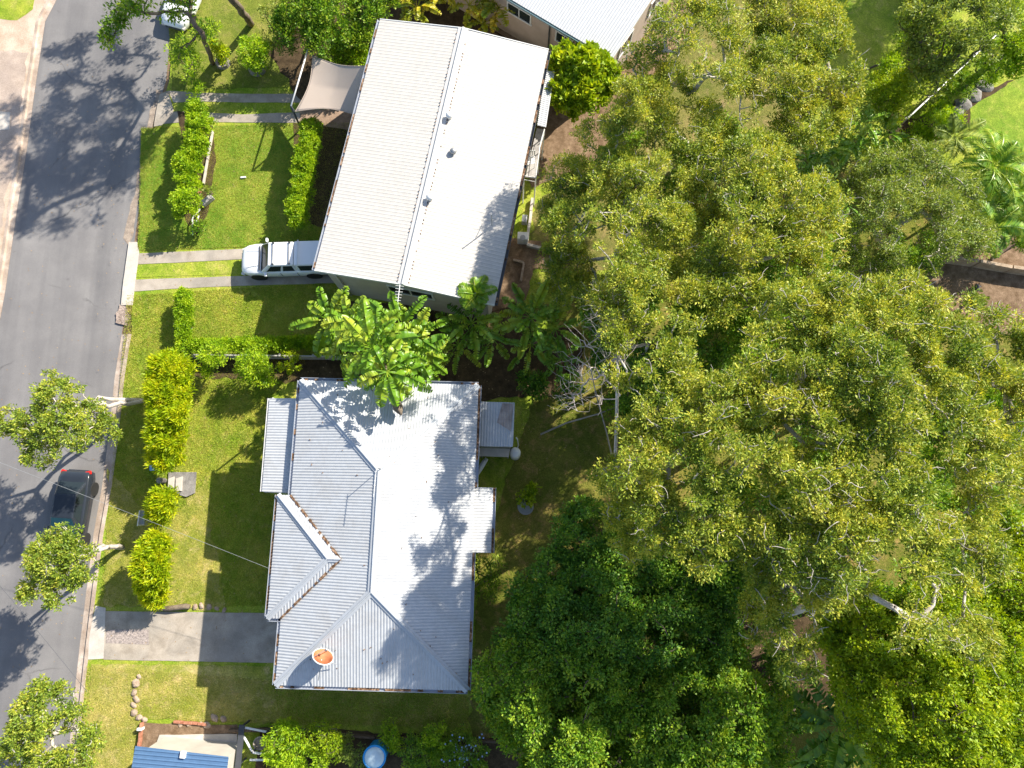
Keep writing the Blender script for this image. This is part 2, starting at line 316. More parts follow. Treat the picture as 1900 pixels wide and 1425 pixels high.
# ---- ground sheets
def jag(poly, amp, step=0.35, seed=1, closed=True):
    out = []; n = len(poly)
    for i in range(n if closed else n - 1):
        a = Vector(poly[i]); b = Vector(poly[(i + 1) % n]); L = (b - a).length; k = max(1, int(L / step))
        for j in range(k):
            p = a.lerp(b, j / k); w = noise.noise(Vector((p.x * 1.7, p.y * 1.7, seed * 3.3))) + 0.6 * noise.noise(Vector((p.x * 5, p.y * 5, seed)))
            w2 = noise.noise(Vector((p.x * 1.7 + 40, p.y * 1.7, seed * 3.3)))
            out.append((p.x + w * amp, p.y + w2 * amp))
    return out
SHEETS = [0]
def sheet(name, pix, z, m, amp=0.0, label=None, thick=0.0, world_pts=None, seed=1, step=0.35):
    SHEETS[0] += 1; z += SHEETS[0] * 0.0006
    w = world_pts or [tuple(P(x, y, z)[:2]) for x, y in pix]
    if amp: w = jag([Vector((a, b, 0)) for a, b in w], amp, step, seed)
    bm = bmesh.new(); vs = [bm.verts.new((a, b, z)) for a, b in w]; f = bm.faces.new(vs)
    if f.normal.z < 0: f.normal_flip()
    bmesh.ops.triangulate(bm, faces=[f])
    if thick:
        g = bmesh.ops.extrude_face_region(bm, geom=bm.faces[:])
        bmesh.ops.translate(bm, vec=(0, 0, -thick), verts=[v for v in g['geom'] if isinstance(v, bmesh.types.BMVert)])
        bmesh.ops.recalc_face_normals(bm, faces=bm.faces[:])
    me = bpy.data.meshes.new(name); bm.to_mesh(me); bm.free(); me.materials.append(m)
    o = bpy.data.objects.new(name, me); COL.objects.link(o); return tag(o, kind='structure')
def wpath(pts, z): return [P(x, y, z) for x, y in pts]

# ------------------------------------------------------------------ setting
g = MB(); g.face([(-300, -300, 0), (300, -300, 0), (300, 300, 0), (-300, 300, 0)]); tag(g.build('ground', SOIL), kind='structure')
roadR = [(330,-60),(322,30),(316,70),(308,150),(288,215),(272,262),(266,330),(252,430),(240,520),(226,620),(213,700),(203,800),(190,900),(174,990),(160,1100),(148,1200),(138,1290),(125,1425),(112,1560)]
roadL = [(125,-60),(105,0),(84,40),(75,100),(65,165),(55,240),(45,310),(33,380),(23,450),(10,540),(-5,620),(-30,800),(-60,1000),(-90,1250),(-120,1560)]
sheet('road', roadR + roadL[::-1], 0.004, ASPHALT)
kerbR = [(x + 6 + (12 if y > 560 else 0), y) for x, y in roadR]
kerbL = [(x - 17, y) for x, y in roadL]
# lawn sheets stand a kerb's height above the road
far_t, far_b = (2600, -1500), (2600, 3200)
sheet('lawn', kerbR + [(200, 3200), (2900, 3200), (2900, -1600), (340, -1600)], ZL, LAWN, thick=0.1)
sheet('verge', kerbL + [(-260, 3000), (-1600, 3000), (-1600, -1600), (80, -1600)], ZL, SAND, thick=0.1)
def kerb(name, inner, outer, z0, z1, m):
    mb = MB(); n = len(inner)
    a = [P(x, y, 0) for x, y in inner]; b = [P(x, y, ZL) for x, y in outer]
    for i in range(n - 1):
        w = lambda p, z: (p.x, p.y, z)
        am, an = a[i].lerp(b[i], 0.55), a[i+1].lerp(b[i+1], 0.55)
        mb.face([w(a[i], .012), w(a[i+1], .012), w(an, .03), w(am, .03)])
        am2, an2 = a[i].lerp(b[i], 0.66), a[i+1].lerp(b[i+1], 0.66)
        mb.face([w(am, .03), w(an, .03), w(an2, z1), w(am2, z1)])
        mb.face([w(am2, z1), w(an2, z1), w(b[i+1], z1), w(b[i], z1)])
        mb.face([w(b[i], z1), w(b[i+1], z1), w(b[i+1], 0.05), w(b[i], 0.05)])
    return tag(mb.build(name, m), kind='structure')
kerb('kerb', roadL, kerbL, 0, 0.13, KERB)
sel = [i for i, p in enumerate(roadR) if p[1] >= 560]
kerb('kerb', [roadR[i] for i in sel], [kerbR[i] for i in sel], 0, 0.125, KERB)
# eroded edge at the upper kerb with litter
sheet('gutter_soil', [(300,170),(282,240),(268,270),(262,340),(246,440),(238,455),(228,440),(250,360),(258,300),(262,262),(276,225),(290,165)], 0.012, surf('gutter_grit', [(0.3,(0.2,0.16,0.13)),(0.7,(0.42,0.34,0.27))], 3, 0.9, (30,0.7,1.2), 0.02), 0.12)
sheet('gutter_soil', [(220,562),(236,568),(238,585),(231,601),(219,598),(214,580)], 0.10, surf('gutter_rubble', [(0.3,(0.2,0.15,0.12)),(0.7,(0.48,0.38,0.32))], 5, 0.9, (18,0.6,1.3), 0.05), 0.25, thick=0.1, seed=3, step=.12)
sheet('verge_grass', [(-60,-60),(70,-60),(62,20),(30,36),(-10,34),(-60,40)], ZL + .004, LAWN, 0.25)
sheet('verge_path', [(-60,95),(52,95),(45,165),(38,228),(25,290),(10,370),(-10,460),(-60,560)], ZL + .004, surf('verge_paving', [(0.3,(0.36,0.28,0.22)),(0.6,(0.5,0.4,0.33)),(0.8,(0.55,0.47,0.41))], 1.0, 0.9, (25,0.75,1.15), 0.02, big=(0.6,(0.35,0.28,0.24),0.6)), 0.25, seed=5)
sheet('verge_slab', [(-20,205),(19,208),(17,240),(-20,243)], ZL + .03, CONC_L, thick=0.03)
# driveways and paths
sheet('driveway_strip', [(255,470),(330,467),(470,461),(700,455),(705,474),(470,480),(330,487),(255,490)], ZL + .012, CONC, 0.02, thick=0.012)
sheet('driveway_strip', [(246,519),(330,516),(450,512),(700,503),(704,523),(450,530),(330,535),(246,541)], ZL + .012, CONC, 0.02, thick=0.012)
sheet('crossover', [(239,449),(254,449),(258,468),(249,540),(246,566),(224,566),(229,520),(236,470)], ZL + .02, CONC_L, 0.01, thick=0.1)
sheet('crossover', [(177,1124),(196,1128),(192,1222),(163,1224),(166,1180)], ZL + .02, CONC_L, 0.01, thick=0.1)
sheet('crossover', [(296,175),(312,168),(322,205),(300,232),(285,235),(290,205)], ZL + .02, CONC, 0.02, thick=0.1)
sheet('path', [(312,168),(370,172),(450,174),(560,174),(580,190),(450,190),(370,188),(322,190)], ZL + .012, CONC, 0.02, thick=0.012)
sheet('path', [(300,207),(345,207),(450,212),(640,205),(640,228),(450,227),(340,226),(300,230)], ZL + .012, CONC, 0.02, thick=0.012)
sheet('driveway', [(196,1134),(375,1136),(520,1138),(560,1230),(500,1230),(360,1227),(192,1224)], ZL + .012, CONC, 0.015, thick=0.012)
sheet('pebble_panel', [(198,1168),(276,1168),(276,1196),(196,1193)], ZL + .02, PEBBLE, 0.01)
sheet('path', [(555,203),(690,203),(690,250),(640,240),(556,228)], ZL + .02, surf('paving_brown', [(0.3,(0.24,0.16,0.11)),(0.7,(0.38,0.27,0.2))], 3, 0.9, (25,0.7,1.2), 0.02), 0.06)
# lawns of different vigour, garden beds
sheet('lawn_patch', [(262,238),(540,230),(600,240),(590,455),(470,458),(258,465)], ZL + .004, LAWN_LUSH, 0.1, seed=11)
sheet('lawn_patch', [(252,492),(440,485),(470,480),(470,508),(440,508),(250,515)], ZL + .004, LAWN, 0.05, seed=12)
sheet('lawn_patch', [(170,1232),(500,1236),(520,1340),(380,1338),(262,1330),(255,1420),(145,1450)], ZL + .004, LAWN_DRY, 0.15, seed=13)
sheet('lawn_patch', [(205,870),(300,990),(390,880),(385,930),(420,1130),(190,1125)], ZL + .004, LAWN_DRY, 0.3, seed=14)
sheet('lawn_patch', [(300,-60),(560,-60),(540,160),(320,168),(316,80)], ZL + .004, lawnmat('lawn_shade', (0.12,0.17,0.02),(0.2,0.22,0.04),(0.3,0.25,0.1),0.6), 0.1, seed=15)  # darker grass mix for the lawn at the top of the street
sheet('backyard', [(1230,-80),(1500,-80),(1480,60),(1500,440),(1200,480),(1060,520),(985,480),(990,380),(1100,300),(1180,170),(1260,80)], ZL + .003, lawnmat('lawn_tan', (0.13,0.15,0.03),(0.22,0.2,0.06),(0.33,0.24,0.12),0.9), 0.3, seed=31)  # tan-green grass of the upper backyard
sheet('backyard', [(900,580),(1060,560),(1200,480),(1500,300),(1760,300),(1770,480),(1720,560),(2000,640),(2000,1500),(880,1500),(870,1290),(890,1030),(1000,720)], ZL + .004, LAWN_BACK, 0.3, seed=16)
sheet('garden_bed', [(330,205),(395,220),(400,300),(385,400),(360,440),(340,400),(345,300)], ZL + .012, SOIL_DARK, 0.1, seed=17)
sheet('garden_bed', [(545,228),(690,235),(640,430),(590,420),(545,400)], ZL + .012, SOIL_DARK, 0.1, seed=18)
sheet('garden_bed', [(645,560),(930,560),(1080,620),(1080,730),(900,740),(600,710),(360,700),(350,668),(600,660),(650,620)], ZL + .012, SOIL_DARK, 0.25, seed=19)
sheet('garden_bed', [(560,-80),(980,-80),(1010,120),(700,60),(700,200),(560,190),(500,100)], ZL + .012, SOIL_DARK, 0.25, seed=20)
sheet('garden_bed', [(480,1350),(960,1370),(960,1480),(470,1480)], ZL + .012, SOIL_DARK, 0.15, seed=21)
sheet('soil_patch', [(930,440),(1000,448),(1062,482),(1050,500),(990,498),(972,560),(900,580)], ZL + .012, SOIL, 0.2, seed=22)
sheet('soil_patch', [(1010,200),(1100,180),(1160,110),(1200,60),(1260,-10),(1300,0),(1280,60),(1200,150),(1100,300),(985,350),(980,280)], ZL + .014, SOIL, 0.2, seed=23)
sheet('soil_patch', [(1700,470),(1900,430),(2000,440),(2000,650),(1860,620),(1740,560)], ZL + .012, SOIL, 0.2, seed=24)
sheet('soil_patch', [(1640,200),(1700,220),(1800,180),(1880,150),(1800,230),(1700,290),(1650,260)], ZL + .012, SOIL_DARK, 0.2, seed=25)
sheet('soil_patch', [(262,1340),(440,1345),(440,1400),(262,1400)], ZL + .012, SOIL, 0.1, seed=26)
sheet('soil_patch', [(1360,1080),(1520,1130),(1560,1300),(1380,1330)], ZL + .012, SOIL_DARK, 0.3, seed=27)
sheet('lawn_patch', [(1800,200),(1900,140),(2100,60),(2100,330),(1880,300),(1800,240)], ZL + .02, LAWN_LUSH, 0.1, seed=28)

# ------------------------------------------------------------------ roofs
def corr(mb, poly, u, amp, period, kind='sine'):
    poly = [Vector(p) for p in poly]
    nrm = Vector((0, 0, 0))
    for i in range(len(poly)): a = poly[i] - poly[0]; b = poly[(i + 1) % len(poly)] - poly[0]; nrm += a.cross(b)
    nrm.normalize()
    if nrm.z < 0: nrm = -nrm
    u = (u - nrm * u.dot(nrm)).normalized(); v = nrm.cross(u).normalized(); o = poly[0]
    q = [((p - o).dot(u), (p - o).dot(v)) for p in poly]
    u0 = min(a for a, b in q); u1 = max(a for a, b in q)
    if kind == 'sine': prof = [(k / 6, math.cos(2 * math.pi * k / 6)) for k in range(6)]
    else: prof = [(0.0, 0), (0.62, 0), (0.70, 1), (0.90, 1), (0.98, 0)]
    us = []; k0 = int(u0 / period) - 1
    for k in range(k0, int(u1 / period) + 2):
        for a, h in prof:
            x = (k + a) * period
            if u0 + 1e-4 < x < u1 - 1e-4: us.append((x, h))
    hs = lambda x: 0.0
    us = [(u0 + 1e-4, 0)] + us + [(u1 - 1e-4, 0)]
    prev = None
    for x, h in us:
        vs = []
        for i in range(len(q)):
            (a, b), (c, d) = q[i], q[(i + 1) % len(q)]
            if (a - x) * (c - x) <= 0 and abs(a - c) > 1e-9: vs.append(b + (d - b) * (x - a) / (c - a))
        if len(vs) < 2: continue
        lo, hi = min(vs), max(vs); A = o + u * x + v * lo + nrm * h * amp; B = o + u * x + v * hi + nrm * h * amp
        i0 = len(mb.v); mb.v += [tuple(A), tuple(B)]
        if prev is not None: mb.f.append((prev, i0, i0 + 1, prev + 1))
        prev = i0
class Frame:
    def __init__(s, c4, z):
        a, b, c, d = [P(x, y, z) for x, y in c4]       # TL TR BR BL
        s.c = (a + b + c + d) / 4; s.c.z = 0
        y = ((a + b) - (c + d)); y.z = 0; s.y = y.normalized(); s.x = Vector((s.y.y, -s.y.x, 0))
        s.L = y.length / 2; s.W = ((b + c - a - d) / 2).dot(s.x); s.z = z
    def __call__(s, x, y, z): return s.c + s.x * x + s.y * y + Vector((0, 0, z))
    def inv(s, px, py, z): p = P(px, py, z) - s.c; return p.dot(s.x), p.dot(s.y)
    @property
    def ang(s): return math.atan2(s.x.y, s.x.x)
def cap(name, pts, w, m, parent, lift=0.03, drop=0.05):
    """folded ridge or hip capping along pts"""
    mb = MB()
    for a, b in zip(pts[:-1], pts[1:]):
        d = (b - a); s = Vector((-d.y, d.x, 0)).normalized() * w / 2; up = Vector((0, 0, lift)); dn = Vector((0, 0, lift - drop))
        mb.face([a + up, b + up, b + s + dn, a + s + dn]); mb.face([b + up, a + up, a - s + dn, b - s + dn])
        mb.tube([a + up, b + up], w * 0.13, 6)
    return mb.build(name, m, parent, smooth=False)
def gutter(a, b, parent, m=None, out=None, litter=0.5, w=0.13):
    """open box gutter with litter lying in it"""
    m = m or GUTTER; mb = MB(); d = (b - a); n = Vector((d.y, -d.x, 0)).normalized()
    if out is not None and n.dot(out) < 0: n = -n
    dn = Vector((0, 0, -0.12)); z = Vector((0, 0, -0.02))
    p = lambda q, k, e: q + n * k + e
    for k0, k1, e0, e1 in ((0.0, 0.0, z, dn), (0, w, dn, dn), (w, w, dn, z), (w, w + 0.02, z, z), (w + 0.02, w + 0.02, z, dn)):
        mb.face([p(a, k0, e0), p(b, k0, e0), p(b, k1, e1), p(a, k1, e1)])
    g = mb.build('gutter', m, parent)
    if litter:
        lb = MB(); L = d.length; t = 0; rn = random.Random(int(L * 100))
        while t < L - 0.1:
            s = rn.uniform(0.1, 0.6)
            if rn.random() < litter:
                q0 = a + d.normalized() * t; q1 = a + d.normalized() * min(L, t + s); e = Vector((0, 0, -0.035 - rn.random() * 0.03))
                lb.face([p(q0, 0.01, e), p(q1, 0.01, e), p(q1, w - .01, e), p(q0, w - .01, e)])
            t += s
        if lb.f: lb.build('leaf_litter', LITTER, g)['kind'] = 'stuff'
    return g
def walls(fr, x0, x1, y0, y1, z0, z1, m, parent, name='wall', boards=0.2):
    mb = MB(); c = [(x0, y0), (x1, y0), (x1, y1), (x0, y1)]
    for i in range(4):
        (a, b), (c_, d) = c[i], c[(i + 1) % 4]; A = fr(a, b, 0); B = fr(c_, d, 0); n = Vector(((B - A).y, -(B - A).x, 0)).normalized()
        k = max(1, int((z1 - z0) / boards)); h = (z1 - z0) / k
        for j in range(k):
            za, zb = Vector((0, 0, z0 + j * h)), Vector((0, 0, z0 + (j + 1) * h))
            mb.face([A + za + n * .012, B + za + n * .012, B + zb, A + zb])
            mb.face([A + za, B + za, B + za + n * .012, A + za + n * .012])
    return mb.build(name, m, parent)
def window(fr, x, y, z, w, h, n, parent):
    """n: outward unit in frame coords (nx,ny)"""
    N3 = fr.x * n[0] + fr.y * n[1]; T = Vector((-N3.y, N3.x, 0)); c = fr(x, y, z)
    a = math.atan2(T.y, T.x)
    fb = MB()
    for dx, dz, sx, sz in ((0, h/2, w + .1, .07), (0, -h/2, w + .16, .08), (-w/2, 0, .07, h - .07), (w/2, 0, .07, h - .07), (0, 0, .05, h - .07)):
        q = c + T * dx + N3 * 0.035 + Vector((0, 0, dz)); fb.box(q, sx, .09, sz, a)
    f = fb.build('window', WHITE, parent)
    gb = MB(); gb.box(c + N3 * 0.02, w - .03, .03, h - .03, a); gb.build('pane', GLASS, f)
    return f

# ---- cream gable house
Z = 4.4; F1 = Frame([(705,36),(1018,92),(918,563),(583,503)], Z)
h1 = thing('cream_roofed_house', 'long house under a cream ribbed metal gable roof, beside the white pickup', 'house', F1.c)
RZ = Z + 0.48; hw, hl = F1.W / 2, F1.L / 2
roof = MB()
for s in (-1, 1):
    corr(roof, [F1(s*hw, -hl, Z), F1(s*hw, hl, Z), F1(0.1*s*0, hl, RZ), F1(0, -hl, RZ)], F1.y, 0.007, 0.19, 'rib')
r1 = roof.build('roof', ROOF_W, h1)
cap('ridge_cap', [F1(0, -hl - .02, RZ + .03), F1(0, hl + .02, RZ + .03)], 0.55, RIDGE_W, r1)
sc = MB(); rn = random.Random(4)
for k in range(int(F1.L / .19)):
    for s in (-1, 1):
        if rn.random() < .6:
            c = F1(s * .285, -hl + (k + .8) * .19, RZ - .0); sc.box(c, .05, .05, .05, F1.ang)
sc.build('screw_row', LITTER, r1)['kind'] = 'stuff'
for s in (-1, 1): gutter(F1(s*hw, -hl, Z), F1(s*hw, hl, Z), h1, STEEL_D if s > 0 else GUTTER, F1.x * s, 0.5)
bb = MB()
for s in (-1, 1):
    for e in (-1, 1):
        a = F1(s*hw, e*(hl + .02), Z - .08); b = F1(0, e*(hl + .02), RZ - .06); bb.beam(a, b, .04, .2)
bb.build('barge_board', WHITE, h1)
walls(F1, -hw + .35, hw - .45, -hl + .22, hl - .25, 0.0, Z - .02, WALL_W, h1)
for e in (-1, 1):
    gm = MB(); y = e * (hl - .235); gm.face([F1(-hw + .35, y, Z - .02), F1(hw - .45, y, Z - .02), F1(hw - .45, y, Z + .02), F1(0, y, RZ - .08), F1(-hw + .35, y, Z + .02)])
    gm.build('gable', WALL_W, h1)
yb = -hl + .22
window(F1, 0.1, yb, 3.0, 2.4, 1.0, (0, -1), h1)
for y in (-4.5, -1, 3, 5.8): window(F1, -hw + .35, y, 3.0, 1.5, 1.1, (-1, 0), h1)
dp = MB(); c = F1(-hw + .9, yb, 0); dp.tube([F1(-hw+.9, -hl+.05, Z-.15), F1(-hw+.9, yb-.08, Z-.6), F1(-hw+.9, yb-.08, .1)], .05, 8); dp.build('downpipe', GUTTER_W, h1, True)
for px, py, r, hh, m in ((834,214,.14,.42,WHITE),(798,366,.14,.42,WHITE)):
    x, y = F1.inv(px, py, RZ + .2); x = max(min(x, .42), -.42); p = F1(x, y, RZ - abs(x)*.13)
    v = MB(); v.lathe(p, [(r*.8, 0), (r*.8, hh*.6), (r*1.35, hh*.6), (r*1.45, hh*.8), (r*.9, hh), (0.02, hh*1.03)], 18); v.build('roof_vent', m, r1, True)
x, y = F1.inv(841, 281, RZ); p = F1(x, y, RZ - abs(x)*.13)
v = MB(); v.lathe(p, [(.13, 0), (.13, .15), (.19, .18), (.15, .27), (.03, .33)], 18); v.build('roof_vent', STEEL, r1, True)['label'] = 'small dark cowl vent'
def yagi(a, b, n, span, r, parent, name='aerial'):
    mb = MB(); mb.tube([a, b], r, 6); d = (b - a); s = Vector((-d.y, d.x, 0)).normalized()
    for i in range(n):
        q = a.lerp(b, (i + .5) / n); k = span * (1 - .4 * i / n) / 2; mb.tube([q - s * k, q + s * k], r * .6, 5)
    return mb.build(name, WHITE, parent)
yagi(P(742, 528, RZ + .2), P(738, 560, RZ + .1), 6, .42, .022, h1)
x, y = F1.inv(913, 418, Z + .3); p = F1(x, y, Z + .28); ms = MB()
ms.tube([p, p + Vector((0, 0, 1.35))], .025, 6); ms.tube([p + Vector((-.35, .25, .02)), p + Vector((0, 0, .7))], .015, 5); ms.tube([p + Vector((.2, .3, .02)), p + Vector((0, 0, .7))], .015, 5)
ms.build('mast', STEEL, r1)
# side awning and landing on the east wall
aw = MB(); corr(aw, [P(1012,131,3.9), P(1028,133,3.8), P(1012,236,3.8), P(997,232,3.9)], F1.y, .015, .12); a1 = aw.build('awning', ROOF_N, h1)
a2 = MB(); a2.beam(P(1028,133,3.78), P(1012,236,3.78), .06, .1); a2.build('awning_beam', GUTTER_W, a1)
dk = MB(); q = [P(996,238,2.6), P(1010,240,2.6), P(1002,268,2.6), P(994,330,2.6), P(975,328,2.6)]
dk.prism([(p.x, p.y) for p in q], 2.5, 2.6); d1 = dk.build('landing', TIMBER_G, h1)
rl = MB(); pr = [P(1010,240,3.5), P(1002,268,3.5), P(994,330,3.5), P(972,326,3.5)]
for a, b in zip(pr[:-1], pr[1:]):
    rl.tube([a, b], .025, 6); rl.tube([a - Vector((0,0,.45)), b - Vector((0,0,.45))], .015, 6)
for p in pr: rl.tube([Vector((p.x, p.y, 0)), p], .035, 6)
rl.build('railing', WHITE, d1)
ch = thing('folding_chair', 'white folding chair on the raised landing of the cream roofed house', 'chair', P(985,305,2.6))
c0 = P(985, 305, 2.6); cm = MB()
for i in range(4): cm.box(c0 + Vector((0, -.18 + i*.12, .45)), .42, .08, .03, .2)
cm.build('seat', WHITE, ch); cm = MB()
for i in range(4): cm.box(c0 + Vector((-.18 + i*.12, .28, .75)), .07, .03, .55, .2)
cm.build('backrest', WHITE, ch)
for sx in (-1, 1):
    for sy in (-1, 1): l = MB(); l.tube([c0 + Vector((sx*.2, sy*.2, 0)), c0 + Vector((sx*.18, sy*.18, .45))], .015, 6); l.build('leg', WHITE, ch)

# ---- grey hip-roofed house
Z = 4.6; F2 = Frame([(558,705),(887,715),(868,1283),(510,1270)], Z); hw, hl = F2.W / 2, F2.L / 2; RZ = Z + 1.38; sl_ = 1.38 / hw
h2 = thing('grey_hip_roofed_house', 'corrugated grey hip roofed house with front porch and satellite dish', 'house', F2.c)
roof = MB(); AMP, PER = 0.009, 0.14
T, Bm = F2(0, hl - hw, RZ), F2(0, -hl + hw, RZ); c = [F2(-hw, hl, Z), F2(hw, hl, Z), F2(hw, -hl, Z), F2(-hw, -hl, Z)]
corr(roof, [c[0], c[3], Bm, T], F2.y, AMP, PER); corr(roof, [c[1], c[2], Bm, T], F2.y, AMP, PER)
corr(roof, [c[0], c[1], T], F2.x, AMP, PER); corr(roof, [c[3], c[2], Bm], F2.x, AMP, PER)
# eastern eave runs on over a bay
_, yt = F2.inv(913, 905, Z - .3); xb, yb_ = F2.inv(911, 1026, Z - .3); ex = xb - hw
corr(roof, [F2(hw-.05, yt, Z-.09), F2(hw-.05, yb_, Z-.09), F2(xb, yb_, Z - ex*sl_-.09), F2(xb, yt, Z - ex*sl_-.09)], F2.y, AMP, PER)
r2 = roof.build('roof', ROOF_G, h2)
for pts in ([c[0], T], [c[1], T], [c[2], Bm], [c[3], Bm], [T, Bm]): cap('ridge_cap', pts, 0.34, RIDGE_G, r2, 0.05, 0.05)
# porch roof
x0, yA = F2.inv(515, 918, Z); _, yB = F2.inv(497, 1147, Z); x0 = (x0 + F2.inv(497, 1147, Z)[0]) / 2
ph = (yA - yB) / 2; ym = (yA + yB) / 2; ax = x0 + ph; az = Z + ph * sl_; rx = -hw + ph   # ridge meets main plane here
pr_ = MB(); A, B_ = F2(x0, yA, Z), F2(x0, yB, Z); Ap = F2(ax, ym, az); Rm = F2(rx, ym, az); VA, VB = F2(-hw, yA, Z), F2(-hw, yB, Z)
lift = Vector((0, 0, 0.035))
corr(pr_, [A + lift, B_ + lift, Ap + lift], F2.y, AMP, PER)
corr(pr_, [A + lift, Ap + lift, Rm + lift, VA + lift], F2.x, AMP, PER); corr(pr_, [B_ + lift, Ap + lift, Rm + lift, VB + lift], F2.x, AMP, PER)
pp = pr_.build('porch_roof', ROOF_G, h2)
for pts in ([A + lift, Ap + lift], [B_ + lift, Ap + lift], [Ap + lift, Rm + lift]): cap('ridge_cap', pts, 0.3, RIDGE_G, pp, 0.05, 0.05)
lt = MB()
for a, b in ((VA, Rm), (VB, Rm)):
    n = 26; rn = random.Random(3)
    for i in range(n):
        if rn.random() < .85:
            q = a.lerp(b, (i + .5) / n) + Vector((0, 0, .085)); d = (b - a).normalized(); s = Vector((-d.y, d.x, 0)) * rn.uniform(.03, .07); k = (b - a).length / n * .55
            lt.face([q - d*k - s, q + d*k - s, q + d*k + s, q - d*k + s])
lt.build('valley_litter', LITTER, pp)['kind'] = 'stuff'
# gutters
gutter(c[0], F2(-hw, yA, Z), h2, out=-F2.x, litter=.6); gutter(F2(-hw, yB, Z), c[3], h2, out=-F2.x, litter=.4)
gutter(A, B_, h2, out=-F2.x, litter=.6); gutter(c[3], c[2], h2, out=-F2.y, litter=.5); gutter(c[0], c[1], h2, out=F2.y, litter=.3)
gutter(F2(x0, yB, Z), F2(-hw, yB, Z), h2, out=-F2.y, litter=0)
gutter(c[1], F2(hw, yt, Z), h2, out=F2.x, litter=.8); gutter(F2(hw, yb_, Z), c[2], h2, out=F2.x, litter=.7)
gutter(F2(xb, yt, Z - ex*sl_-.09), F2(xb, yb_, Z - ex*sl_-.09), h2, out=F2.x, litter=.3)
walls(F2, -hw + .5, hw - .5, -hl + .5, hl - .5, 0, Z - .05, WALL_G, h2); walls(F2, x0 + .45, -hw + .5, yB + .45, yA - .45, 0, Z - .05, WALL_G, h2)
walls(F2, hw - .5, xb - .35, yb_ + .1, yt - .1, 0, Z - ex*sl_ - .1, WALL_G, h2)
for y in (-5.5, 4.5, 6): window(F2, -hw + .5, y, 3.2, 1.1, 1.2, (-1, 0), h2)
for x in (-2.6, 0, 2.6): window(F2, x, -hl + .5, 3.2, 1.2, 1.2, (0, -1), h2); window(F2, x, hl - .5, 3.2, 1.2, 1.2, (0, 1), h2)
for y in (-5, -3.2, 5.6): window(F2, hw - .5, y, 3.2, 1.2, 1.2, (1, 0), h2)
# lean-to awning on the street side
zl = 4.0; q = [P(500,739,zl), P(553,739,zl+.25), P(540,915,zl+.25), P(486,912,zl)]
le = MB(); corr(le, q, F2.y, AMP, PER); l1 = le.build('lean_to_roof', ROOF_G, h2)
gutter(q[0], q[3], l1, GUTTER_W, -F2.x, 0, .08)
ps = MB()
for a in (q[0], q[0].lerp(q[3], .5), q[3]): ps.tube([Vector((a.x + .15, a.y, .1)), Vector((a.x + .15, a.y, a.z - .05))], .05, 8)
ps.build('post', WHITE, l1)
# rear annex
za = 3.7; q = [P(886,745,za+.1), P(955,747,za), P(952,829,za), P(885,828,za+.1)]
an = MB(); corr(an, q, F2.x, .012, .14); a3 = an.build('annex_roof', ROOF_G, h2)
st = MB(); corr(st, [P(932,748,za+.05), P(953,749,za+.03), P(948,800,za+.03), P(922,784,za+.05)], F2.x, .012, .14); st.build('rusty_sheet', flat('rust_sheet', (.36,.3,.27), .8, var=.3), a3)
aw_ = MB(); zc = [(p.x, p.y) for p in (P(889,750,za), P(950,751,za), P(948,826,za), P(889,825,za))]; aw_.prism(zc, 0, za - .05); aw_.build('annex_wall', WALL_G, h2)
ld = MB(); ld.prism([(p.x, p.y) for p in (P(886,831,2.6), P(946,833,2.6), P(944,848,2.6), P(886,846,2.6))], 2.5, 2.6); ll = ld.build('landing', CONC_L, h2)
ld = MB()
for x, y in ((890,846),(942,847)): p = P(x, y, 2.5); ld.tube([Vector((p.x, p.y+.1, 0.1)), Vector((p.x, p.y+.1, 2.5))], .05, 6)
ld.build('landing_post', STEEL, ll)
# dish
dc = P(598, 1222, 5.65); ds = thing('satellite_dish', 'rusty orange satellite dish with white rim on the grey hip roof', 'satellite dish', P(594,1232,5.15))
axd = Vector((0.38, 0.80, 0.46)).normalized(); db = MB(); Rr = .44
prof = [(0.03 + Rr * k / 7, .22 * (k / 7) ** 2) for k in range(8)]
db.lathe(dc - axd * .1, prof, 28, axd); db.f.pop(); ob = db.build('dish', DISH, ds, True); so_ = ob.modifiers.new('s', 'SOLIDIFY'); so_.thickness = .02
rb = MB(); qd = axd.to_track_quat('Z', 'Y'); rc = dc - axd * .1
rb.tube([rc + qd @ Vector((math.cos(a) * (Rr+.03), math.sin(a) * (Rr+.03), .22)) for a in np.linspace(0, 2*math.pi, 33)], .025, 6, False); rb.build('rim', WHITE, ob)
ab = MB(); tip = dc + axd * .55; ab.tube([rc + qd @ Vector((0, -Rr, .2)), tip], .018, 6); ab.tube([rc + qd @ Vector((Rr*.8, .3, .2)), tip], .014, 6); ab.lathe(tip - axd*.06, [(.05,0),(.06,.12),(.03,.14)], 12, axd); ab.build('feed_arm', STEEL, ds)
mm = MB(); b0 = P(594,1232,5.15); mm.tube([b0, dc - axd * .1], .035, 8); mm.tube([b0 + Vector((.75,.0,.05)), dc - axd*.12], .018, 6); mm.tube([b0 + Vector((-.1,-.75,-.18)), dc - axd*.12], .018, 6); mm.build('mount', STEEL, ds)
# aerial by the ridge end
p = F2(.1, hl - hw + .1, RZ); am = thing('tv_aerial', 'thin television aerial on the ridge of the grey hip roof', 'aerial', p)
m1 = MB(); m1.tube([p, p + Vector((0, 0, 1.0))], .018, 6); m1.build('mast', STEEL_D, am)
yagi(p + Vector((0, .15, 1.0)), p + Vector((-.1, -1.3, 1.0)), 7, .12, .012, am, 'boom')
# fallen palm sheath on the roof
fp = [P(728,722,5.15), P(732,742,5.4), P(740,758,5.55), P(745,770,5.65)]; fb = MB(); fb.tube([p + Vector((0,0,.1)) for p in fp], [.1, .2, .24, .06], 8)
single(fb, 'dead_frond_sheath', BARK_B, 'fallen brown palm sheath lying on the grey hip roof', 'plant debris', smooth=True)

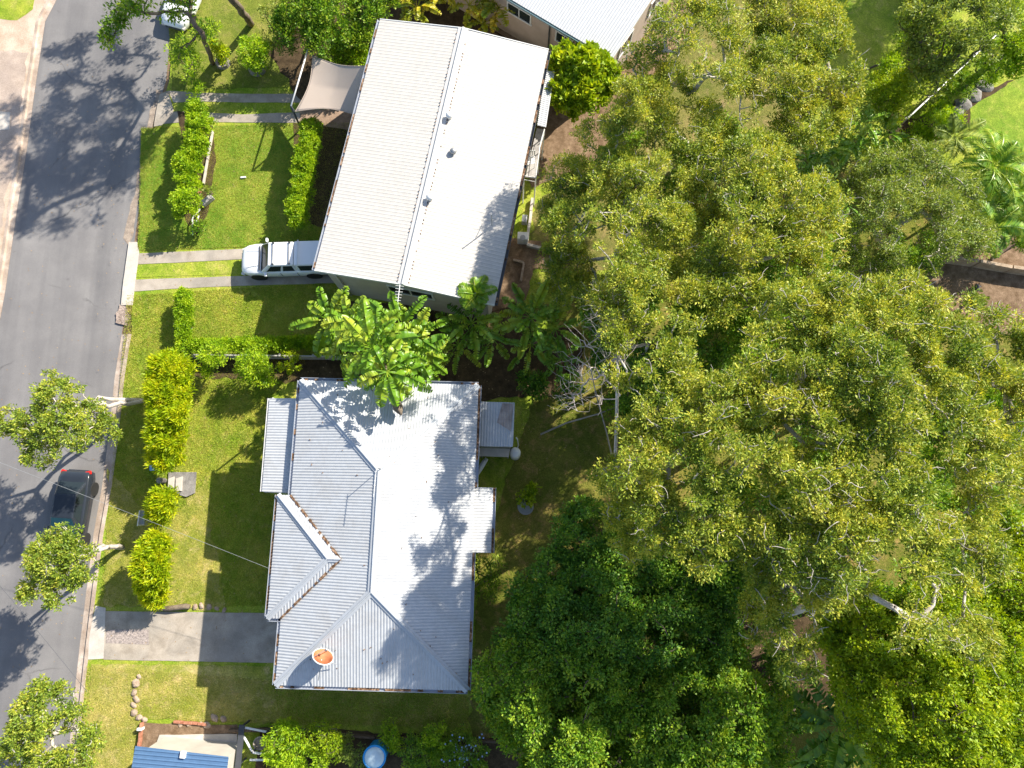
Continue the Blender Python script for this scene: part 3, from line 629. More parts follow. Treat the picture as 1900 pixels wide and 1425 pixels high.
# ---- white-roofed neighbour
Z = 4.0
h3 = thing('white_roofed_house', 'tan walled house under a plain white roof at the top edge', 'house', P(1100,-60,0))
E0, E1, E2_ = P(930,-12,Z), P(1135,110,Z), P(1262,-32,Z); u = (E0 - E1).normalized(); w_ = Vector((-u.y, u.x, 0));  w_ = w_ if w_.dot(E2_-E1) > 0 else -w_
Wd = 8.6; Ln = 14.0; ru = u; rf = MB()
corr(rf, [E1, E1 + ru*Ln, E1 + ru*Ln + w_*Wd/2 + Vector((0,0,.7)), E1 + w_*Wd/2 + Vector((0,0,.7))], ru, .012, .16)
corr(rf, [E1 + w_*Wd, E1 + ru*Ln + w_*Wd, E1 + ru*Ln + w_*Wd/2 + Vector((0,0,.7)), E1 + w_*Wd/2 + Vector((0,0,.7))], ru, .012, .16)
rr = rf.build('roof', ROOF_N, h3); gutter(E1, E1 + ru*Ln, h3, flat('gutter_teal', (.2,.3,.33), .5), -w_, 0, .09)
cap('ridge_cap', [E1 + w_*Wd/2 + Vector((0,0,.7)), E1 + ru*Ln + w_*Wd/2 + Vector((0,0,.7))], .3, ROOF_N, rr)
class FF(Frame):
    def __init__(s): pass
F3 = FF(); F3.x = -ru; F3.y = w_; F3.c = Vector((E1.x, E1.y, 0)); F3.z = Z
F3.c = F3.c  # origin at the near corner: x from -Ln to 0, y from 0 to Wd
walls(F3, -Ln + .3, -.25, .3, Wd - .3, 0, Z - .03, WALL_P, h3, boards=.5)
gm = MB(); gm.face([F3(-.262, .3, Z-.03), F3(-.262, Wd-.3, Z-.03), F3(-.262, Wd/2, Z+.62)]); gm.build('gable', WALL_P, h3)
bb = MB(); bb.beam(F3(.0, 0, Z-.07), F3(0, Wd/2, Z+.62), .04, .16); bb.beam(F3(0, Wd, Z-.07), F3(0, Wd/2, Z+.62), .04, .16); bb.build('barge_board', GUTTER_W, h3)
for x in (-6.3, -3.2, -1.2): window(F3, x, .3, 2.9, 1.6 if x < -5 else 1.1, .8, (0, -1), h3)
for y in (2.2, 5.5): window(F3, -.25, y, 2.6, 1.3, 1.1, (1, 0), h3)
for x in (-2.3, -4.2): dp = MB(); dp.tube([F3(x, .22, 0), F3(x, .22, Z-.1)], .04, 6); dp.build('downpipe', STEEL_D, h3)
stp = MB()
for i in range(5): stp.box(F3(-6.5, -.25 - i*.28, 1.2 - i*.22), 3.2, .26, .06, math.atan2(ru.y, ru.x))
stp.build('step', TIMBER_D, h3)

# ---- blue-roofed carport at the bottom
Z = 2.5
h4 = thing('blue_roofed_shed', 'small shed with blue ribbed metal roof at the bottom edge', 'shed', P(340,1440,0))
q = [P(251,1384,Z), P(425,1401,Z), P(410,1520,Z), P(232,1500,Z)]; rf = MB(); corr(rf, q, (q[3]-q[0]).normalized(), .03, .19, 'rib'); rr = rf.build('roof', ROOF_B, h4)
bx = MB(); bx.box(P(340,1400,Z+.06), .25, .3, .14, -.1); bx.build('roof_bracket', WHITE, rr)
aw_ = MB(); zc = [(p.x, p.y) for p in (P(262,1396,Z), P(416,1410,Z), P(402,1510,Z), P(244,1490,Z))]; aw_.prism(zc, 0, Z - .06); aw_.build('wall', WALL_W, h4)
sheet('concrete_pad', [(296,1364),(440,1362),(438,1430),(272,1430)], ZL + .05, CONC_L, .02, thick=.05)

# lap joints and stray leaves on the roofs
lm_ = MB(); rq = random.Random(21)
for i in range(70):
    x, y = rq.uniform(-F2.W/2 + .2, F2.W/2 - .2), rq.uniform(-F2.L/2 + .3, F2.L/2 - .3); zz = 4.6 + min(F2.W/2 - abs(x), F2.L/2 - abs(y)) * sl_ + .025
    if x < -F2.W/2 + 3.6 and abs(y - ym) < 3.6: continue
    lm_.box(F2(x, y, zz), rq.uniform(.03, .09), rq.uniform(.02, .05), .01, rq.uniform(0, 3))
lm_.build('leaf_litter', LITTER, r2)['kind'] = 'stuff'
# ------------------------------------------------------------------ shade sail
sh = thing('shade_sail', 'beige four cornered shade sail strung between posts and the cream roofed house', 'shade sail', P(600,200,0))
zt = 2.8; C4 = [P(580,103,2.75), P(690,122,4.25), P(660,213,3.0), P(548,207,2.65)]
ctr = sum(C4, Vector()) / 4; n = 24; V = [[None]*(n+1) for _ in range(n+1)]
for i in range(n+1):
    for j in range(n+1):
        s, t = i/n, j/n
        p = (C4[0]*(1-s) + C4[1]*s)*(1-t) + (C4[3]*(1-s) + C4[2]*s)*t
        k = .17; ds_, dt_ = (s-.5), (t-.5)
        # concave edges: pull toward the centre at mid edge
        f = 4*s*(1-s)*abs(dt_)*2*abs(dt_)*2*k + 4*t*(1-t)*abs(ds_)*2*abs(ds_)*2*k
        p = p.lerp(ctr, f); p.z -= .15 * (1-abs(ds_)*2)*(1-abs(dt_)*2); V[i][j] = p
mb = MB()
for i in range(n+1):
    for j in range(n+1): mb.v.append(tuple(V[i][j]))
for i in range(n):
    for j in range(n): mb.f.append((i*(n+1)+j, (i+1)*(n+1)+j, (i+1)*(n+1)+j+1, i*(n+1)+j+1))
cl = mb.build('sail_cloth', SAIL, sh, True); s_ = cl.modifiers.new('s', 'SOLIDIFY'); s_.thickness = .008
hm = MB()
for ed in ([V[i][0] for i in range(n+1)], [V[n][j] for j in range(n+1)], [V[i][n] for i in range(n+1)], [V[0][j] for j in range(n+1)]): hm.tube([p + Vector((0,0,.006)) for p in ed], .018, 6)
hm.build('hem', SAIL, cl)
pt1, pt2 = P(573,86,2.9), P(540,197,2.9); pb1, pb2 = P(604,150,0), P(560,242,0)
for a, b in ((pb1, pt1), (pb2, pt2)): m1 = MB(); m1.tube([a, b], .06, 10); m1.build('post', STEEL_D, sh, True)
m1 = MB(); m1.tube([pt1, pt2], .045, 10); m1.build('cross_bar', WHITE, sh, True)
m1 = MB()
for a, b in ((pt1, C4[0]), (pt2, C4[3])): m1.tube([a, b], .025, 6)
m1.build('turnbuckle', STEEL_D, sh)
fb = MB(); p = P(452,330,ZL); fb.box(p + Vector((0,0,.06)), .32, .1, .1, .1); single(fb, 'sprinkler', WHITE, 'small white sprinkler lying on the lush front lawn', 'sprinkler', bevel=.02)

# ------------------------------------------------------------------ vehicles (local: front = +x)
def loft(secs, closed=True):
    mb = MB(); n = len(secs[0])
    for s in secs: mb.v += [tuple(p) for p in s]
    for i in range(len(secs) - 1):
        for k in range(n):
            j = (k + 1) % n; mb.f.append((i*n + k, (i+1)*n + k, (i+1)*n + j, i*n + j))
    mb.f.append(tuple(range(n))); mb.f.append(tuple((len(secs)-1)*n + k for k in reversed(range(n))))
    return mb
def locbuild(mb, name, m, parent, smooth=False, bevel=0):
    """mesh already in the vehicle's own coordinates"""
    me = bpy.data.meshes.new(name); me.from_pydata(mb.v, [], mb.f); me.materials.append(m); me.update()
    bm = bmesh.new(); bm.from_mesh(me); bmesh.ops.recalc_face_normals(bm, faces=bm.faces[:]); bm.to_mesh(me); bm.free()
    if smooth: me.shade_smooth()
    o = bpy.data.objects.new(name, me); COL.objects.link(o); o.parent = parent
    if bevel: b = o.modifiers.new('b', 'BEVEL'); b.width = bevel; b.segments = 2; b.limit_method = 'ANGLE'
    return o
def ring(x, w, z0, zs, zt, crown=.04):
    """body cross-section: sill, bulge, shoulder, deck"""
    h = [(w*.90, z0), (w*.98, z0 + .12), (w, (z0+zs)/2), (w*.985, zs - .05), (w*.93, zs), (w*.5, zt + crown*.7), (0, zt + crown)]
    r = [Vector((x, a, b)) for a, b in h] + [Vector((x, -a, b)) for a, b in reversed(h[:-1])]
    return r
def wheel(parent, x, y, r, w):
    mb = MB(); s = 1 if y > 0 else -1
    mb.lathe((x, y - s*w/2, r), [(r*.55, 0), (r*.97, 0), (r, .03), (r, w-.03), (r*.95, w), (r*.62, w), (r*.60, w-.03)], 22, Vector((0, s, 0)))
    t = locbuild(mb, 'wheel', BLACK, parent, False); mb = MB()
    mb.lathe((x, y + s*(w/2-.035), r), [(r*.6, 0), (r*.58, .01), (r*.2, .02), (r*.16, .035)], 18, Vector((0, s, 0))); locbuild(mb, 'rim', RIM, t)
def panel(pts, off=0.012, shrink=0.93):
    c = sum(pts, Vector()) / len(pts); n = (pts[1]-pts[0]).cross(pts[2]-pts[0]).normalized()
    if n.dot(c - Vector((c.x*.6, 0, .6))) < 0: n = -n
    q = [c + (p - c)*shrink + n*off for p in pts]; mb = MB(); mb.face(q); mb.face([p - n*.02 for p in reversed(q)])
    for i in range(len(q)): j = (i+1) % len(q); mb.face([q[i], q[j], q[j]-n*.02, q[i]-n*.02])
    return mb
def vehicle(root, spec, paint, ws_mat=None):
    W = spec['w']/2
    body = loft([ring(x, W*k, z0, zs, zt) for x, k, z0, zs, zt in spec['body']])
    b = locbuild(body, 'body', paint, root, True); b.data.shade_smooth()
    for x0, x1, wx in spec['arches']: pass
    for cab in spec['cabs']:
        (bx0, bx1, bw, bz), (tx0, tx1, tw, tz) = cab['b'], cab['t']
        br = [Vector((bx0,-bw,bz)), Vector((bx1,-bw,bz)), Vector((bx1,bw,bz)), Vector((bx0,bw,bz))]
        tr = [Vector((tx0,-tw,tz)), Vector((tx1,-tw,tz)), Vector((tx1,tw,tz)), Vector((tx0,tw,tz))]
        c = MB(); c.v = [tuple(p) for p in br + tr]; c.f = [(0,1,5,4),(1,2,6,5),(2,3,7,6),(3,0,4,7),(4,5,6,7),(3,2,1,0)]
        cb = locbuild(c, cab['name'], paint, root, False, .06)
        if cab.get('ws', 1): pm = panel([br[1], br[2], tr[2], tr[1]], .012, .93); locbuild(pm, 'windscreen', ws_mat or GLASS, root)
        if cab.get('rw', 1): pm = panel([br[0], br[3], tr[3], tr[0]], .012, .88); locbuild(pm, 'rear_window', GLASS, root)
        for s in (-1, 1):
            for f0, f1 in cab['win']:
                L = lambda a, c_, f: a.lerp(c_, f)
                B0, B1 = (br[0], br[1]) if s < 0 else (br[3], br[2]); T0, T1 = (tr[0], tr[1]) if s < 0 else (tr[3], tr[2])
                lo0, lo1, hi0, hi1 = L(B0,B1,f0), L(B0,B1,f1), L(T0,T1,f0), L(T0,T1,f1)
                pts = [lo0.lerp(hi0,.12), lo1.lerp(hi1,.12), lo1.lerp(hi1,.84), lo0.lerp(hi0,.84)]
                pm = panel(pts, .012, .97); locbuild(pm, 'side_window', GLASS, root)
    r = spec['r']
    for x in spec['axles']:
        for s in (-1, 1):
            am_ = MB(); am_.lathe((x, s*(W*.80), r+.02), [(0.02,0),(r+.07,0),(r+.07,W*.19),(r+.055,W*.2)], 22, Vector((0,s,0))); locbuild(am_, 'wheel_arch', BLACK, root)
            wheel(root, x, s*(W - .135), r, .22)
    fx = spec['body'][-1][0]; rx_ = spec['body'][0][0]; zf = spec['body'][-1][3]
    for s in (-1, 1):
        m_ = MB(); m_.box((fx - .12, s*W*.66, zf - .10), .22, W*.42, .15, -s*.35); locbuild(m_, 'headlight', LENS, root, bevel=.03)
        m_ = MB(); m_.box((rx_ + .10, s*W*.74, spec['tail']), .20, W*.34, .14, s*.3); locbuild(m_, 'tail_light', RED, root, bevel=.03)
        m_ = MB(); mx = spec['mirror']; m_.box((mx[0], s*(W + .1), mx[1]), .14, .22, .16); locbuild(m_, 'mirror', paint, root, bevel=.04)
    m_ = MB(); m_.box((fx + .0, 0, .45), .10, W*1.2, .14); locbuild(m_, 'bumper', STEEL_D, root, bevel=.03)
    m_ = MB(); m_.box((rx_ - .0, 0, .5), .10, W*1.3, .16); locbuild(m_, 'bumper', STEEL_D if paint is PAINT_W else paint, root, bevel=.03)
sedan = dict(w=1.78, r=.31, tail=.78, axles=(-1.35, 1.35), mirror=(.75, .98), arches=(),
    body=[(-2.3,.72,.35,.72,.66),(-2.22,.88,.25,.88,.86),(-1.9,.95,.22,.95,.94),(-1.2,1,.2,.96,.95),(0,1,.2,.94,.93),(.9,.99,.2,.93,.93),(1.6,.96,.22,.86,.86),(2.05,.88,.25,.76,.75),(2.28,.66,.32,.62,.58)],
    cabs=[dict(name='cabin', b=(-1.75,1.05,.78,.92), t=(-1.0,.2,.57,1.42), win=((.12,.42),(.46,.82)))])
def place(name, label, cat, mid, ang, spec, paint, ws=None, group=None):
    r = thing(name, label, cat, (mid.x, mid.y, mid.z), group, ang); vehicle(r, spec, paint, ws); return r
# dark sedan: tail toward the top of the photo
a0, a1 = P(140, 878, .5), P(118, 1030, .5); mid = (a0 + a1) / 2
a0 = P(146,875,.6); dirc = (P(168,1010,.0) - P(186,900,.0)).normalized(); mid = a0 + dirc * 2.25; mid.z = .01
place('parked_sedan', 'charcoal sedan parked at the kerb between two street trees', 'car', mid, math.atan2(dirc.y, dirc.x), sedan, PAINT_D, GLASS_T)
# white car at the top edge
nose = P(322,50,.5); dr = (P(322,50,.5) - P(352,-20,.5)).normalized(); mid = nose - dr*2.25; mid.z = .01
place('parked_car', 'white car half hidden by branches at the top edge of the street', 'car', mid, math.atan2(dr.y, dr.x), sedan, PAINT_W)
pick = dict(w=1.86, r=.37, tail=.95, axles=(-1.5, 1.65), mirror=(1.0, 1.2), arches=(),
    body=[(-2.55,.86,.5,1.02,1.0),(-2.45,.95,.42,1.08,1.07),(-1.4,.98,.35,1.1,1.08),(0,.98,.32,1.1,1.08),(1.0,.98,.33,1.08,1.08),(1.7,.97,.36,1.04,1.05),(2.1,.92,.38,.99,1.0),(2.36,.82,.42,.92,.92),(2.5,.68,.46,.82,.82),(2.56,.5,.5,.72,.7)],
    cabs=[dict(name='cabin', b=(-.75,1.35,.84,1.06), t=(-.65,.72,.68,1.72), rw=0, win=((.06,.40),(.46,.86))),
          dict(name='tray_canopy', b=(-2.42,-.76,.84,1.06), t=(-2.32,-.70,.70,1.74), ws=0, win=((.08,.90),))])
a0 = P(451,486,.7); dv = (P(590,445,1.7) - P(510,449,1.7)).normalized(); dv = Vector((1, .03, 0)).normalized(); mid = a0 + dv*2.55; mid.z = ZL + .01
pk = place('parked_pickup', 'white pickup with covered tray, nose out on the driveway strips', 'pickup truck', mid, math.atan2(-dv.y, -dv.x), pick, PAINT_W)
gm_ = MB(); gm_.box((2.53, 0, .66), .08, .95, .2); locbuild(gm_, 'grille', STEEL_D, pk, bevel=.02)
for x, z_ in ((1.42, 1.125), ): gm_ = MB(); gm_.box((x, 0, z_), .07, 1.45, .03); locbuild(gm_, 'wiper_cowl', STEEL_D, pk)
for s in (-1, 1):
    for x in (.22, -.72): gm_ = MB(); gm_.box((x, s*.925, .82), .02, .012, .5); locbuild(gm_, 'door_seam', STEEL_D, pk)
    gm_ = MB(); gm_.beam((1.38, s*.42, 1.135), (2.2, s*.5, 1.045), .02, .012); locbuild(gm_, 'bonnet_seam', STEEL, pk)
rk = MB()
for x in (.45, -.45): rk.box((x, 0, 1.80), .03, 1.3, .03); rk.box((x, .62, 1.76), .12, .06, .08); rk.box((x, -.62, 1.76), .12, .06, .08)
locbuild(rk, 'roof_rack', STEEL_D, pk)
rk = MB()
for x in (-.95, -2.2): rk.box((x, 0, 1.83), .05, 1.45, .05)
locbuild(rk, 'roof_rack', WHITE, pk)
for s in (-1, 1):
    rk = MB(); rk.box((.35, s*.93, .92), .16, .03, .03); rk.box((-.5, s*.93, .92), .16, .03, .03); locbuild(rk, 'door_handle', WHITE, pk)

# ------------------------------------------------------------------ foliage
def nrm(a): return a / np.maximum(np.linalg.norm(a, axis=1, keepdims=True), 1e-9)
def leaves(cent, crad, nper, ln, wd, outdir=None, up=0.5, flatn=0.9, squash=0.75):
    """diamond leaves tufted round each clump centre"""
    k = len(cent); n = k * nper
    c = np.repeat(cent, nper, 0); r = np.repeat(crad, nper)[:, None]
    d = nrm(rng.normal(size=(n, 3))); off = d * (rng.random((n, 1)) ** 0.45) * r; off[:, 2] *= squash
    p = c + off
    dirn = nrm(d * 1.0 + rng.normal(size=(n, 3)) * .55 + np.array([0, 0, up]))
    nr = nrm(rng.normal(size=(n, 3)) * .7 + np.array([0, 0, flatn])); side = nrm(np.cross(dirn, nr))
    L = ln * (.6 + .8 * rng.random((n, 1))); W = wd * (.6 + .8 * rng.random((n, 1)))
    nn = np.cross(side, dirn)
    a = p; b = p + dirn * L * .45 + side * W / 2 + nn * W * .15; t = p + dirn * L; e = p + dirn * L * .45 - side * W / 2 + nn * W * .15
    return np.stack([a, b, t, e], 1).reshape(-1, 3)
def skeleton(mb, base, top, cents, r0, rtwig=.012, maxr=.5, seed=0, n=6, wob=.07):
    """branches grown from trunk to every clump; radius follows the load carried"""
    rs = np.random.default_rng(seed); b = np.array(base); t = np.array(top); K = 7
    nodes = [b + (t - b) * i / K + rs.normal(size=3) * wob * (i > 0) * np.array([1, 1, .2]) for i in range(K + 1)]; par = [-1] + list(range(K)); load = [0] * (K + 1)
    order = np.argsort(np.linalg.norm(cents - t, axis=1)); arr = np.zeros((len(cents) * 3 + K + 5, 3)); arr[:K + 1] = nodes; cnt = K + 1
    minz = b[2] + (t[2] - b[2]) * .55
    for i in order:
        c = cents[i] - np.array([0, 0, .06]); cand = arr[:cnt]; dd = np.linalg.norm(cand - c, axis=1) + np.maximum(0, cand[:, 2] - c[2] + .1) * .8 + (cand[:, 2] < minz) * 3
        j = int(np.argmin(dd)); p = arr[j]; L = np.linalg.norm(c - p)
        m_ = (p + c) / 2 + rs.normal(size=3) * L * .10 + np.array([0, 0, L * .04])
        arr[cnt] = m_; par.append(j); load.append(0); arr[cnt + 1] = c; par.append(cnt); load.append(1); cnt += 2
    load = np.array(load, float)
    for i in range(cnt - 1, 0, -1): load[par[i]] += load[i]
    rad = np.minimum(rtwig + (r0 - rtwig) * np.sqrt(load / max(load[0], 1)), maxr)
    V = []; F = mb.f; mb_trunk = True
    ch = {}
    A = arr[[par[i] for i in range(1, cnt)]]; B = arr[1:cnt]; D = nrm(B - A); ref = np.where(np.abs(D[:, 2:3]) > .9, np.array([[1., 0, 0]]), np.array([[0, 0, 1.]]))
    U = nrm(np.cross(D, ref)); Wv = np.cross(D, U); ra = np.array([min(rad[par[i]], rad[i] * 1.5) for i in range(1, cnt)]); rb = rad[1:cnt].copy(); ra[:K] *= .85; rb[:K] *= .85
    ang = np.arange(n) * 2 * math.pi / n
    for q, rr_ in ((A, ra), (B, rb)):
        V.append(q[:, None, :] + (U[:, None, :] * np.cos(ang)[None, :, None] + Wv[:, None, :] * np.sin(ang)[None, :, None]) * rr_[:, None, None])
    V = np.stack(V, 1).reshape(-1, 3); base_i = len(mb.v); mb.v += [tuple(x) for x in V]
    mb.tube([Vector(arr[i]) for i in range(K + 1)], [rad[i] * 1.02 for i in range(K + 1)], 12)
    for e in range(cnt - 1):
        o = base_i + e * 2 * n
        for k in range(n): j = (k + 1) % n; F.append((o + k, o + j, o + n + j, o + n + k))
    return rad
OLS = {2, 3, 4, 5, 6, 8, 9, 10}
LIFT = {5: 1.5, 6: 1.7, 8: 1.5, 9: 1.5, 10: 1.5}
def blobs_to_clumps(blobs, dens, gap, seed, inner=.25, under=-.15):
    """blobs: (px,py,z,rpx,flat) -> clump centres spread through the crown's volume"""
    rs = np.random.default_rng(seed); B = []
    for px, py, z, rp, fl in blobs: z += LIFT.get(seed, 0); rp *= 1.06; c = P(px, py, z); B.append((np.array(c), M_(rp, z), fl))
    out = []
    for bi, (c, r, fl) in enumerate(B):
        n = int(dens * 2 * math.pi * r * r * 0.8) + 3
        d = nrm(rs.normal(size=(n * 2, 3))); d = d[d[:, 2] > under][:n]
        k = np.where(rs.random(len(d)) < inner, .3 + .45 * rs.random(len(d)), .78 + .26 * rs.random(len(d)))[:, None]
        p = c + d * k * np.array([r, r, r * fl])
        for q in p:
            ok = True
            for bj, (c2, r2, f2) in enumerate(B):
                if bj != bi:
                    e = (q - c2) / np.array([r2, r2, r2 * f2])
                    if e @ e < .38: ok = False; break
            if ok and noise.noise(Vector(q) * (.6 if r > 1.2 else 1.6) + Vector((seed * 5.3, 0, 0))) > gap and (r < 1.2 or seed not in OLS or noise.noise(Vector(q) * 1.25 + Vector((9, seed * 3.1, 0))) > -.27): out.append(q)
    return np.array(out)
def tree(name, label, cat, base, blobs, lm, ln, wd, crad, dens, nper, bark=BARK_B, r0=.2, gap=-.18, seed=1, up=.5, twigs=0, group=None, parts=('trunk', 'crown'), rtwig=.012, top=None, squash=.75, inner=.25, flatn=1.3, under=-.15, z0=ZL):
    b = P(base[0], base[1], z0); root = thing(name, label, cat, b, group)
    C = blobs_to_clumps(blobs, dens, gap, seed, inner, under)
    tp = P(*top) if top else Vector(C.mean(0)) - Vector((0, 0, (C[:, 2].mean() - b.z) * .45))
    mb = MB(); skeleton(mb, b - Vector((0,0,.05)), tp, C, r0, rtwig, seed=seed)
    if twigs:
        rs = np.random.default_rng(seed + 99)
        for q in C[rs.choice(len(C), min(len(C), twigs), replace=False)]:
            p = Vector(q); d = Vector(rs.normal(size=3)); d.z = abs(d.z) * .6; d.normalize(); pts = [p]; 
            for i in range(4): d = (d + Vector(rs.normal(size=3)) * .45).normalized(); d.z = max(d.z, -.1); pts.append(pts[-1] + d * crad * rs.uniform(.35, .7))
            mb.tube([x + Vector((0,0,crad*.35)) for x in pts], [.017, .014, .012, .010, .006], 4, False)
            if rs.random() < .6:
                d2 = Vector(rs.normal(size=3)).normalized(); d2.z = abs(d2.z) * .4; mb.tube([pts[2] + Vector((0,0,crad*.35)), pts[2] + d2*crad*.6 + Vector((0,0,crad*.4))], [.010, .004], 4, False)
    mb.build(parts[0], bark, root, True)
    cr = crad * (.65 + .7 * np.random.default_rng(seed).random(len(C)))
    npmesh(parts[1], leaves(C, cr, nper, ln, wd, up=up, squash=squash, flatn=flatn), 4, lm, root)
    return root
def shrub(name, label, base, blobs, lm, ln=.12, wd=.05, crad=.28, dens=7, nper=60, seed=1, up=.7, gap=-.3, group=None, cat='shrub', **k):
    return tree(name, label, cat, base, blobs, lm, ln, wd, crad, dens, nper, BARK_B, .06, gap, seed, up, 0, group, ('stem', 'foliage'), .008, **k)

# big-leaved plants
def blade(out, base, az, el, L, W, curl, n=11, pet=.25, torn=.6, rs=random, roll=0.0):
    """out: list of quads. V-folded leaf blade, torn along its side veins"""
    d = Vector((math.cos(az)*math.cos(el), math.sin(az)*math.cos(el), math.sin(el))); p = Vector(base); pts = [p.copy()]; dirs = [d.copy()]
    side0 = Vector((-math.sin(az), math.cos(az), 0)); side0 = (side0 + Vector((0, 0, roll))).normalized()
    N_ = n + 3
    for i in range(N_):
        e = el - curl * (i + 1) / N_; d = Vector((math.cos(az)*math.cos(e), math.sin(az)*math.cos(e), math.sin(e)))
        p = p + d * (L * (pet / 3 if i < 3 else (1 - pet) / n)); pts.append(p.copy()); dirs.append(d.copy())
    up0 = lambda i: dirs[i].cross(side0).normalized() * -1
    for i in range(3):
        s = side0 * .025; out.append([pts[i]-s, pts[i+1]-s, pts[i+1]+s, pts[i]+s])
    prof = lambda t: math.sin(math.pi * min(1, t * .90 + .10)) ** .42
    for sg in (-1, 1):
        sag = [rs.uniform(-.15, .45) for _ in range(n + 1)]
        for i in range(n):
            t0, t1 = i / n, (i + 1) / n; a, b = pts[3+i], pts[4+i]; u0, u1 = up0(3+i), up0(4+i)
            g0 = rs.uniform(.15, 1.0) if rs.random() < torn else 0
            w0, w1 = W/2 * prof(t0) * (1 - .25*g0), W/2 * prof(t1) * (1 - .2*g0)
            fwd = (b - a); lift = .25
            sgm = rs.uniform(-.3, .4) if g0 else 0
            c = b + side0 * sg * w1 + u1 * w1 * (lift - sag[i+1]*.6 - sgm) + fwd * (.35 - g0*.5); e = a + side0 * sg * w0 + u0 * w0 * (lift - sag[i]*.6 - sgm) + fwd * (.35 + g0*.5)
            out.append([a, b, c, e])
def frond(out, base, az, el, L, W, curl, n=26, rs=random):
    """feather frond: paired leaflets along an arching rachis"""
    p = Vector(base); side = Vector((-math.sin(az), math.cos(az), 0))
    for i in range(n):
        e = el - curl * (i / n) ** 1.2; d = Vector((math.cos(az)*math.cos(e), math.sin(az)*math.cos(e), math.sin(e))); q = p + d * L / n
        s = side * .018; out.append([p - s, q - s, q + s, p + s])
        if i > n * .15:
            t = i / n; wl = W * math.sin(math.pi * (.12 + .85*t)) ** .7
            for sg in (-1, 1):
                a = (side * sg + d * .55 + Vector((0, 0, -.25 + rs.uniform(-.12, .2)))).normalized(); tip = p + a * wl * rs.uniform(.85, 1.1) ; wv = d * (.035 + .02 * W); m_ = p.lerp(tip, .4) + Vector((0,0,.03))
                out.append([p, m_ + wv, tip, m_ - wv])
        p = q
def bigplant(name, label, base, heads, lm, kind='blade', group=None, cat='plant', z0=ZL, seed=1):
    """heads: (px,py,z,nleaves,len,width,el0,el1,curl)"""
    rs = random.Random(seed); b = P(base[0], base[1], z0); root = thing(name, label, cat, b, group); st = MB(); quads = []
    for (px, py, z, n, L, W, e0, e1, cu) in heads:
        h = P(px, py, z); mid = b.lerp(h, .5) + Vector((rs.uniform(-.1,.1), rs.uniform(-.1,.1), 0)); st.tube([b, mid, h], [.11, .09, .07], 7)
        a0 = rs.uniform(0, 6.28)
        for i in range(n):
            az = a0 + i * 2.399; el = R(e0 + (e1 - e0) * (i / max(1, n - 1)) + rs.uniform(-8, 8)); LL = L * rs.uniform(.75, 1.15)
            if kind == 'blade': blade(quads, h, az, el, LL, W * rs.uniform(.8, 1.15), R(cu) * rs.uniform(.7, 1.3), rs=rs, roll=rs.uniform(-.35, .35))
            else: frond(quads, h, az, el, LL, W, R(cu) * rs.uniform(.7, 1.3), rs=rs)
    st.build('stem', BARK_B, root, True)
    # keep each leaf one island
    npmesh('foliage', np.array([[tuple(v) for v in q] for q in quads]).reshape(-1, 3), 4, lm, root, True); return root

# ------------------------------------------------------------------ big trees behind the houses
G_BIG = 'big trees behind the houses'
OL = dict(ln=.13, wd=.05, crad=.31, nper=95, bark=BARK, r0=.17, rtwig=.012, squash=.7, flatn=1.5)
tree('feathery_tree', 'tall olive tree at the top edge with a forked grey trunk over open lawn', 'tree', (1395,330),
     [(1500,60,10,75,.6),(1440,20,10,60,.6),(1530,140,10,70,.6),(1455,140,10.5,75,.6),(1550,210,9.5,50,.6),(1490,235,9.5,60,.6),(1400,90,10,45,.5),(1420,-30,10,60,.6),(1510,-40,10,60,.6)], L_OLIVE, dens=9.429999999999998, seed=2, twigs=84, top=(1465,230,5.5), gap=-.22, **OL)
tree('feathery_tree', 'thin olive tree beside the white roofed house with soil showing through it', 'tree', (1290,300),
     [(1200,110,9.5,50,.6),(1270,60,11,70,.6),(1340,40,11,60,.6),(1230,180,9,60,.6),(1310,130,11,75,.6),(1180,180,7,45,.6),(1350,180,10.5,60,.6)], L_OLIVE, dens=6.324999999999999, seed=3, twigs=72, gap=-.08, **OL)
tree('feathery_tree', 'broad olive crown reaching toward the right side of the cream roofed house', 'tree', (1190,470),
     [(1110,280,6.5,60,.6),(1180,250,9.3,75,.6),(1060,340,5.2,50,.6),(1140,350,8.6,75,.6),(1230,330,10,85,.6),(1060,420,8,45,.6),(1130,440,12,60,.6),(1210,430,11,75,.6),(1290,250,9.5,70,.6),(1310,360,9.5,85,.6),(1290,460,9.5,80,.6),(1030,400,4.6,32,.6),(1180,510,11.5,55,.6),(1190,195,10.2,55,.6),(1080,520,4,40,.6),(1120,560,5,40,.6),(1250,490,10.5,55,.6),(1045,475,4.5,40,.6),(1065,545,4.2,38,.6),(1018,520,3.4,26,.6),(1150,560,8,45,.6)], L_OLIVE, dens=9.2, seed=4, twigs=132, gap=-.2, **OL)
tree('feathery_tree', 'rounded olive crown in the middle of the grove above the crossing pale limbs', 'tree', (1430,560),
     [(1400,320,10,75,.6),(1470,380,10.5,80,.6),(1390,430,10.5,85,.6),(1500,450,10,65,.6),(1440,510,10,75,.6),(1350,520,10,70,.6),(1290,560,10,55,.6),(1525,390,9.5,50,.6)], L_OLIVE, dens=9.429999999999998, seed=5, twigs=108, gap=-.2, **OL)
